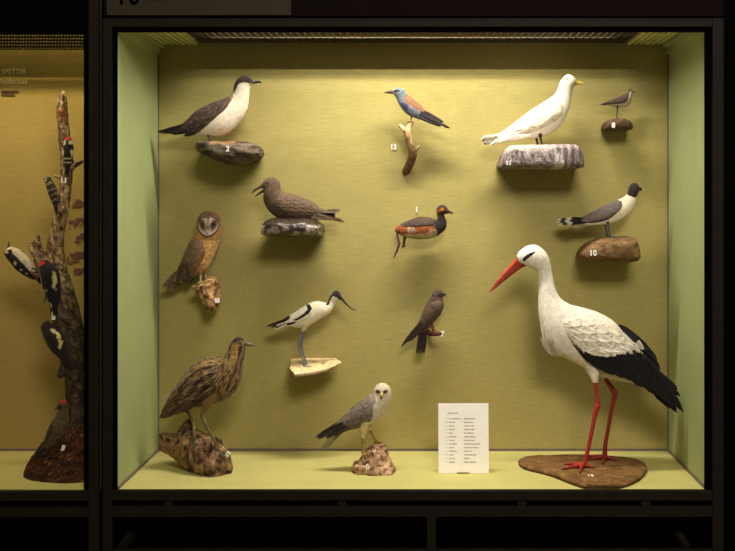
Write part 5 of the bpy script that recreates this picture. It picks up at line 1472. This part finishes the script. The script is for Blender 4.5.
# ------------------------------------------------------------------ left case: woodpeckers on a dead trunk
WPK = 'woodpeckers on the dead trunk in the left case'
TY = 0.30
def trunk():
    t = Thing('dead_trunk', 'dead bark-covered tree trunk rising from a peat mound in the left case', 'tree trunk', TY, 78, 430)
    def bc(x, y, l, u, v):
        k = fbm(Vector((x * .3, y * .1, l * .3)), 4)
        c = mixc((190, 160, 118), (70, 50, 34), .48 + 1.7 * k)
        if nz(x * .5, y * .5, l * .5) > .3: c = mixc(c, (176, 152, 116), .5)
        if 106 < y < 122 and nz(x * .2, y * .12, 3) > -.1: c = mixc(c, (140, 82, 46), .7)
        c = scale(c, 1 + .5 * nz(x * 1.1, y * .9, l * 1.1))
        if y > 250: c = scale(c, 1 - .45 * min(1, (y - 250) / 80))  # bark darkened downward, the dim lower case put into the colour
        return c
    def tube(name, pts, k=26, n=10, amp=1.0, parent=None):
        V, Fc, cols = [], [], []
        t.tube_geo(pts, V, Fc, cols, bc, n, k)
        V2 = []
        for i, (x, y, l) in enumerate(V):
            # move bark out and in, away from the limb's own line
            q = amp * (2.2 * fbm(Vector((x * .22, y * .12, l * .22 + 3)), 4) + .9 * nz(x * .8, y * .5, l * .8))
            V2.append((x + q, y + .4 * q, l + q * .8))
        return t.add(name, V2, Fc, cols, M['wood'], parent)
    main = [(90, 442, -2, 17), (84, 420, -2, 14.5), (79, 396, -2, 13), (76.5, 372, -2, 13), (71, 345, -2, 14.5), (66, 318, -2, 14), (60.5, 292, -1, 12.5), (56, 268, 0, 10.4), (55.4, 246, 0, 8), (58.4, 226, 0, 6.6), (63, 205, 0, 6.2), (65.8, 185, 0, 5.8), (66.6, 165, 0, 6), (65.2, 145, 0, 5.6), (63.4, 126, 0, 5.4), (62, 110, 0, 5.4), (62, 100, 0, 4.6), (63, 95, 0, 2.8), (63.6, 90.6, 0, .6)]
    tube('stem', main, k=30, n=12)
    tube('broken_branch', [(52, 276, 6, 8), (46, 264, 8, 7), (42, 252, 9, 5.6), (40.6, 243, 10, 4.2), (42, 236, 10, 1.8), (42.6, 233, 10, .5)], k=18)
    tube('broken_branch', [(42, 256, 10, 4), (37.6, 250, 12, 3.2), (35.4, 244, 12, 2.2), (35, 241, 12, 1)], k=14, amp=.6)
    tube('broken_branch', [(66, 172, 0, 4), (71, 168.6, 1, 3.4), (76, 165.4, 2, 2.6), (82, 162, 2, 2.0), (88, 159, 2, 1.4)], k=14, amp=.6)
    tube('twig', [(63, 178, 5, 1.8), (59, 176.6, 6, 1.3), (56, 175.6, 6, .6)], k=8, amp=.2)
    tube('broken_branch', [(66, 366, 4, 4.5), (62.6, 374, 6, 3), (61.6, 377, 6, 1.2)], k=12, amp=.5)
    tube('root', [(80, 405, 3, 9), (82, 425, 8, 10), (84, 445, 12, 8)], k=16)
    for (x, y, txt, w, h, l) in ((63.6, 180.6, '11', 4.6, 5.6, 6.6), (53.6, 315.8, '', 3.4, 8, 14)):
        t.tag(x, y, txt, w, h, .05, l=l)
trunk()

def mound():
    t = Thing('peat_mound', 'dark crumbly peat mound at the foot of the dead trunk', 'mound', 0.27, 78, 470, empty=False)
    c = floor_pt(82, 470, 0); rx, ry, h = .235, .20, .215
    V, Fc, cols = [], [], []
    n, m = 46, 110
    for i in range(n + 1):
        k = i / n
        for j in range(m):
            a = 2 * math.pi * j / m
            r = 1 - k
            z = h * (1 - r ** 1.75) ** .86 if k > 0 else 0
            w = 1 + .05 * nz(math.cos(a) * 2, math.sin(a) * 2, 5)
            x, y = rx * r * math.cos(a) * w, ry * r * math.sin(a) * w
            q = .012 * fbm(Vector((x * 45, y * 45, z * 45)), 4) + .004 * nz(x * 260, y * 260, z * 260)
            V.append(Vector((c.x + x * (1 + q * 2), min(WALL - .01, max(.012, c.y + y * (1 + q * 2))), max(0, z + (q if 0 < k else 0)))) - t.o)
            s_ = nz(x * 220, y * 220, z * 220)
            cc = mixc((104, 66, 42), (44, 27, 19), .5 + 1.3 * s_)
            if nz(x * 300, y * 300, z * 300 + 9) > .55: cc = (150, 104, 66)
            cols.append(cc)
    for i in range(n):
        for j in range(m):
            a, b = i * m + j, i * m + (j + 1) % m
            Fc.append((a, b, b + m, a + m))
    o = link_mesh('peat_mound', V, Fc, M['soil'], cols, loc=t.o)
    setprops(o, t.label, t.cat)
    t.root = o
    t.bvh = BVHTree.FromPolygons([Vector((CX + (v.x + t.o.x) * t.sc, CY + (H - v.z - t.o.z) * t.sc, (t.y0 - v.y - t.o.y) * t.sc)) for v in V], Fc)
    t.tag(63, 448.6, '', 3.2, 6.4, .25)
    return t
MD = mound()

def pecker(label, pairs, wf, base, patches, l, wing=None, wcol=(34, 30, 28), beak=None, eye=None, tail=None, feet=(), blades=(), sides=(1, -1), head=None, toes=True, wpatch=(), y0=TY):
    x, y = (pairs[0][0] + pairs[0][2]) / 2, (pairs[0][1] + pairs[0][3]) / 2
    b = Thing('woodpecker', label, 'woodpecker', y0 - l / S(y0), x, y, WPK)
    pt = painter(base, patches, jit=.3, mott=.14)
    b.body(pairs, wf, pt, M_=36, n_per=8)
    if wing:
        b.wings(wing, painter(wcol, wpatch, jit=.2, mott=.1), thick=1.0, rows=(7, 4), relief=.3, edge=.12, sides=sides, N=10, Mv=30)
    if beak: b.tubes('beak', [beak], (74, 66, 60), mat='horn', k=8)
    if eye: b.eye(eye[0], eye[1], .6, (60, 20, 16), sides=sides)
    if tail: b.feathers('tail', [(tail[0] + d, tail[1], tail[2] + d * 1.2, tail[3], 1.0 - abs(d) * .2, .4, 2.4, .2, (30, 26, 24), 0, 3) for d in (-1.2, 0, 1.2)])
    for p in feet:
        b.leg([(p[0], p[1], p[2], .9), (p[0] + p[3] * .5, p[1] + p[4] * .5, p[2], .7), (p[0] + p[3], p[1] + p[4], p[2], .7)], [(p[3] * .5, -2.2, .6), (p[3] * .5, -1.4, -1), (p[3] * .4, 1.8, .4)], (84, 76, 70), r_toe=.4)
    return b
bk, wh, rd = (34, 29, 27), (196, 180, 152), (168, 46, 34)
# 1 upper bird, back to the glass, red crown
pecker('small woodpecker with red crown high on the upper trunk, back to the glass',
       [(66.4, 172, 68.6, 172, .8), (64.6, 165, 71, 165, .6), (62.8, 155, 73.6, 155, .75), (63, 148, 73.4, 148, .8), (63.8, 143.6, 73, 143.6, .85), (64.4, 140.4, 72.2, 140.4, .85), (66, 137.6, 70.6, 137.6, .85), (67.6, 136.8, 69, 136.8, .85)], .8, bk,
       [([(64.6, 135), (73, 135), (72.6, 140), (64.6, 140)], rd), ([(63.6, 141), (67, 140), (67, 144.6), (64, 146)], wh), ([(69.8, 140.6), (73.4, 141), (73, 144.6), (70, 144)], wh),
        ([(62, 149), (64.6, 149), (65, 157), (62, 157)], wh), ([(71.4, 150), (74, 150), (74, 156), (71.8, 157)], wh), ([(64, 158), (72, 158), (72, 159.4), (64, 159.4)], wh), ([(64, 161.6), (71.6, 161.6), (71.6, 162.8), (64, 162.8)], wh)],
       11.5, beak=[(68, 139, -5, 1.2), (68, 137.4, -8, .8), (67.6, 136.6, -10, .3)], tail=(67.5, 166, 67.3, 174.5), feet=((65, 160, -3, -1, 2),(71.4, 160, -3, 1, 2)))
# 2 small barred bird left of the trunk
pecker('small dark barred woodpecker clinging to the left side of the upper trunk',
       [(56.4, 213, 58, 212.4, .8), (52.6, 204, 57.8, 201, .7), (48.8, 195, 57, 190.5, .8), (46.6, 188, 54.8, 184.6, .8), (45.4, 183.6, 52.4, 180.6, .8), (45, 180, 51, 178, .85), (45.8, 177.6, 50, 176.8, .9)], .8, (58, 48, 40),
       [([(46, 184), (52, 181.4), (53, 183.4), (47, 186)], (140, 124, 100)), ([(48, 191), (56, 187.6), (56.2, 188.8), (48.6, 192.2)], (140, 124, 100)), ([(49.6, 196), (57, 192.6), (57.2, 193.8), (50.4, 197.4)], (140, 124, 100)), ([(51.6, 200.6), (57.6, 197.6), (57.8, 198.8), (52, 202)], (140, 124, 100)), ([(45, 179), (48, 178), (48, 180.6), (45.4, 181.6)], (170, 150, 120))],
       5, beak=[(46, 179.6, 0, 1.0), (44.4, 179, 0, .7), (43, 178.6, 0, .2)], eye=(47.4, 179.2), tail=(56, 206, 58.6, 215), feet=((56, 194, 1, 3, 2), (56.4, 200, 1, 3, 1)))
# 3 pied bird leaning out at far left
pecker('pied woodpecker with red head leaning out to the left from the broken branch',
       [(39, 276.6, 37.6, 280.4, .8), (34.4, 266.6, 28, 276.6, .7), (27, 256.4, 17.4, 270.6, .75), (18.8, 249.4, 10.4, 262.4, .75), (13, 246.8, 6.4, 258, .75), (10, 247, 4.2, 254, .8), (8.8, 247.6, 4.6, 250.6, .85)], .75, wh,
       [([(3, 253), (7, 256), (10, 262), (17, 271), (28, 278), (38, 282), (39, 278), (33, 274), (26, 265), (20, 258), (14, 252.6), (10, 253)], bk), ([(2, 246), (6.4, 246), (6.6, 255), (2, 255)], rd), ([(32, 270), (38, 275), (39, 279), (34, 277)], (150, 50, 36)), ([(9, 250.6), (13, 248.6), (15, 252.6), (12, 255)], bk)],
       8, wing=[(13, 253, 10.6, 259), (18.6, 256, 14.4, 265), (25, 263, 20, 272), (31, 270, 27, 277), (36, 276.6, 34, 280)], wpatch=[([(16.6, 260), (19.4, 261.4), (19, 265.4), (16, 264)], wh), ([(23, 268.4), (25, 269), (24, 271), (22, 270)], wh), ([(27.6, 272), (29.6, 273), (29, 275), (27, 274)], wh)],
       beak=[(8, 248.6, 0, 1.3), (8.6, 245, 0, .9), (9.2, 240.6, 0, .2)], eye=(7.6, 250.4), tail=(34, 272, 42, 284), feet=((33, 268, 3, 4, 1), (35, 272, 3, 4, 0)))
# 4 large pied bird, red nape, facing the trunk
pecker('large pied woodpecker with red nape on the trunk fork, white shoulder patches',
       [(53.4, 313, 56.6, 312.4, .8), (48.6, 302, 60, 299, .6), (43, 288, 60.4, 283, .7), (40.2, 277, 59, 272, .75), (39.6, 270, 56, 266.6, .8), (39.4, 265.6, 50, 262, .85), (40, 261.4, 47, 259.4, .9)], .75, bk,
       [([(39, 263.6), (44, 260.4), (46.4, 261.6), (45.4, 264), (40.6, 266.4)], (196, 40, 32)), ([(39.6, 276), (42, 275.4), (43.4, 286), (41.6, 287)], wh), ([(54, 270), (57.4, 272), (58.6, 282), (56, 288), (53.4, 287), (55.4, 280)], (196, 184, 132)), ([(44, 291), (59, 288), (59, 289), (44.6, 292.4)], wh), ([(46.6, 297), (59.6, 293.6), (59.6, 294.6), (47, 298.2)], wh), ([(49.8, 303), (52, 303), (53, 308), (51, 308)], wh)],
       15, beak=[(41, 262.6, -1, 1.4), (38.8, 260, -3, .9), (37, 258.4, -5, .2)], tail=(54.4, 302, 55.4, 316), feet=((46, 290, -2, -2, 12), (58, 288, -4, 2, 3)))
# 5 dark bird with pale stripe lower down
pecker('dark woodpecker with pale yellow wing stripe on the lower trunk, bill to the right',
       [(69.4, 368, 71, 365.6, .8), (61.6, 360.6, 69.4, 354, .6), (50.6, 349.6, 66.4, 341, .7), (44.4, 338.6, 62.4, 332.6, .75), (41.4, 330, 54.4, 327.6, .8), (41, 325.6, 51, 323, .85), (44, 321.6, 49, 320.8, .9)], .75, (44, 36, 30),
       [([(57, 331), (60.6, 332.4), (64, 341), (63, 349), (60.4, 347), (61, 340)], (206, 192, 122)), ([(52, 328), (56, 329), (60, 333), (57, 333.4), (53, 331)], (186, 172, 140)), ([(42, 332), (45, 331), (52, 344), (50, 346)], (64, 52, 42))],
       13, beak=[(49, 323.6, 0, 1.3), (52.4, 322.8, 0, .9), (55.4, 322.2, 0, .2)], eye=(46.4, 324.6), tail=(65, 358, 71.6, 370), feet=((62, 340, -2, 3, 1), (64, 348, -2, 3, 0)))
# 6 greenish bird on the mound
pecker('greenish brown woodpecker with red crown sitting low on the peat mound',
       [(36, 458.6, 38, 457, .8), (42, 446, 49.6, 447.6, .7), (46, 434, 61.4, 438, .7), (50.6, 423, 67, 428, .75), (55.6, 415, 67.2, 418, .78), (58, 408.8, 66.8, 410.4, .85), (58.2, 404, 67, 404.4, .88), (60.6, 400.6, 65.6, 400.8, .9)], .75, lambda x, y, *a: mixc((112, 98, 56), (78, 66, 42), .5 + nz(x * .4, y * .4)),
       [([(57, 398), (68, 398), (67.6, 404), (63, 402.6), (58, 404)], (150, 44, 32)), ([(58, 403.6), (62.6, 403), (62.4, 409), (58, 409)], (40, 30, 27)), ([(46, 434), (50, 425), (54, 420), (56, 428), (48, 442), (40, 450), (40, 446)], (62, 50, 34)), ([(34, 460), (36, 456), (44, 446), (48, 448), (40, 460)], (34, 28, 24))],
       36, beak=[(59.6, 406, 5, 1.5), (59, 406.6, 9, 1.0), (58.6, 407, 12, .2)], eye=(60.4, 405), tail=(44, 446, 35.6, 459), feet=((56, 436, 2, 1, 7), (60, 436, -1, 2, 5)), sides=(1, -1))

# ------------------------------------------------------------------ lettering and prints on the left back wall
def wall_text(name, label, cat, txt, px, py, size, mat, squeeze=1.0, sp=1.0):
    t = Thing(name, label, cat, WALL - .003, px, py, empty=False)
    tv, tf = text_geo(txt, size, extr=.05, align='LEFT', spacing=sp, bold=.025)
    t.add(name, [(px + v.x * squeeze, py - v.z, .1 + v.y) for v in tv], tf, None, M[mat], smooth=False)
    return t
wall_text('wall_lettering', 'pale capital lettering at the top of the left back wall', 'lettering', 'SPETTER', 1.8, 71.8, 7.2, 'cream_ink', .82, 1.12)
wall_text('wall_lettering', 'pale smaller lettering just under the capitals on the left back wall', 'lettering', 'Piciformes', -1.0, 81.6, 6.6, 'cream_ink', .9, 1.12)
def small_print():
    t = Thing('small_print', 'two tiny dark lines of print under the pale lettering', 'lettering', WALL - .003, 9, 93, empty=False)
    V, Fc = [], []
    rnd = random.Random(5)
    for y, x1 in ((91.8, 18.6), (95.2, 14.4)):
        x = 1.4
        while x < x1:
            w = .7 + rnd.random() * .8
            v, f = box_geo(x, x + w, y - 1.0 - .4 * rnd.random(), y + .7, 0, .3); b0 = len(V); V += v; Fc += [tuple(i + b0 for i in q) for q in f]
            x += w + .3
    t.add('small_print', V, Fc, None, M['brown_ink'], smooth=False)
small_print()
def print_patch(cx, cy, rx, ry, seed, where):
    t = Thing('printed_map', 'ragged purple printed patch on the left back wall, ' + where, 'printed patch', WALL - .003, cx, cy, empty=False)
    V, Fc = [], []
    st = .7
    n = int(rx * 2 / st); m = int(ry * 2 / st)
    for i in range(n):
        for j in range(m):
            x, y = cx - rx + i * st, cy - ry + j * st
            dx, dy = (x - cx) / rx, (y - cy + .35 * (x - cx)) / ry
            k = 1.0 - (dx * dx * .9 + dy * dy * 1.5) + 1.5 * nz(x * .26 + seed, y * .34, seed) + .8 * nz(x * .6, y * .6, seed)
            if k > .45:
                b0 = len(V); V += [(x, y, .1), (x + st, y, .1), (x + st, y + st, .1), (x, y + st, .1)]; Fc.append((b0, b0 + 1, b0 + 2, b0 + 3))
    t.add('printed_map', V, Fc, None, M['purple'], smooth=False)
for i, (x, y, rx, ry, w) in enumerate(((78.4, 204, 8, 6, 'topmost of the five'), (76.6, 221.4, 10, 7, 'second from the top'), (80, 239, 7, 6, 'third from the top'), (76.6, 256.6, 10, 8, 'fourth from the top'), (79.6, 270.4, 7, 5, 'lowest of the five'))):
    print_patch(x, y, rx, ry, i * 3.7 + 1.3, w)
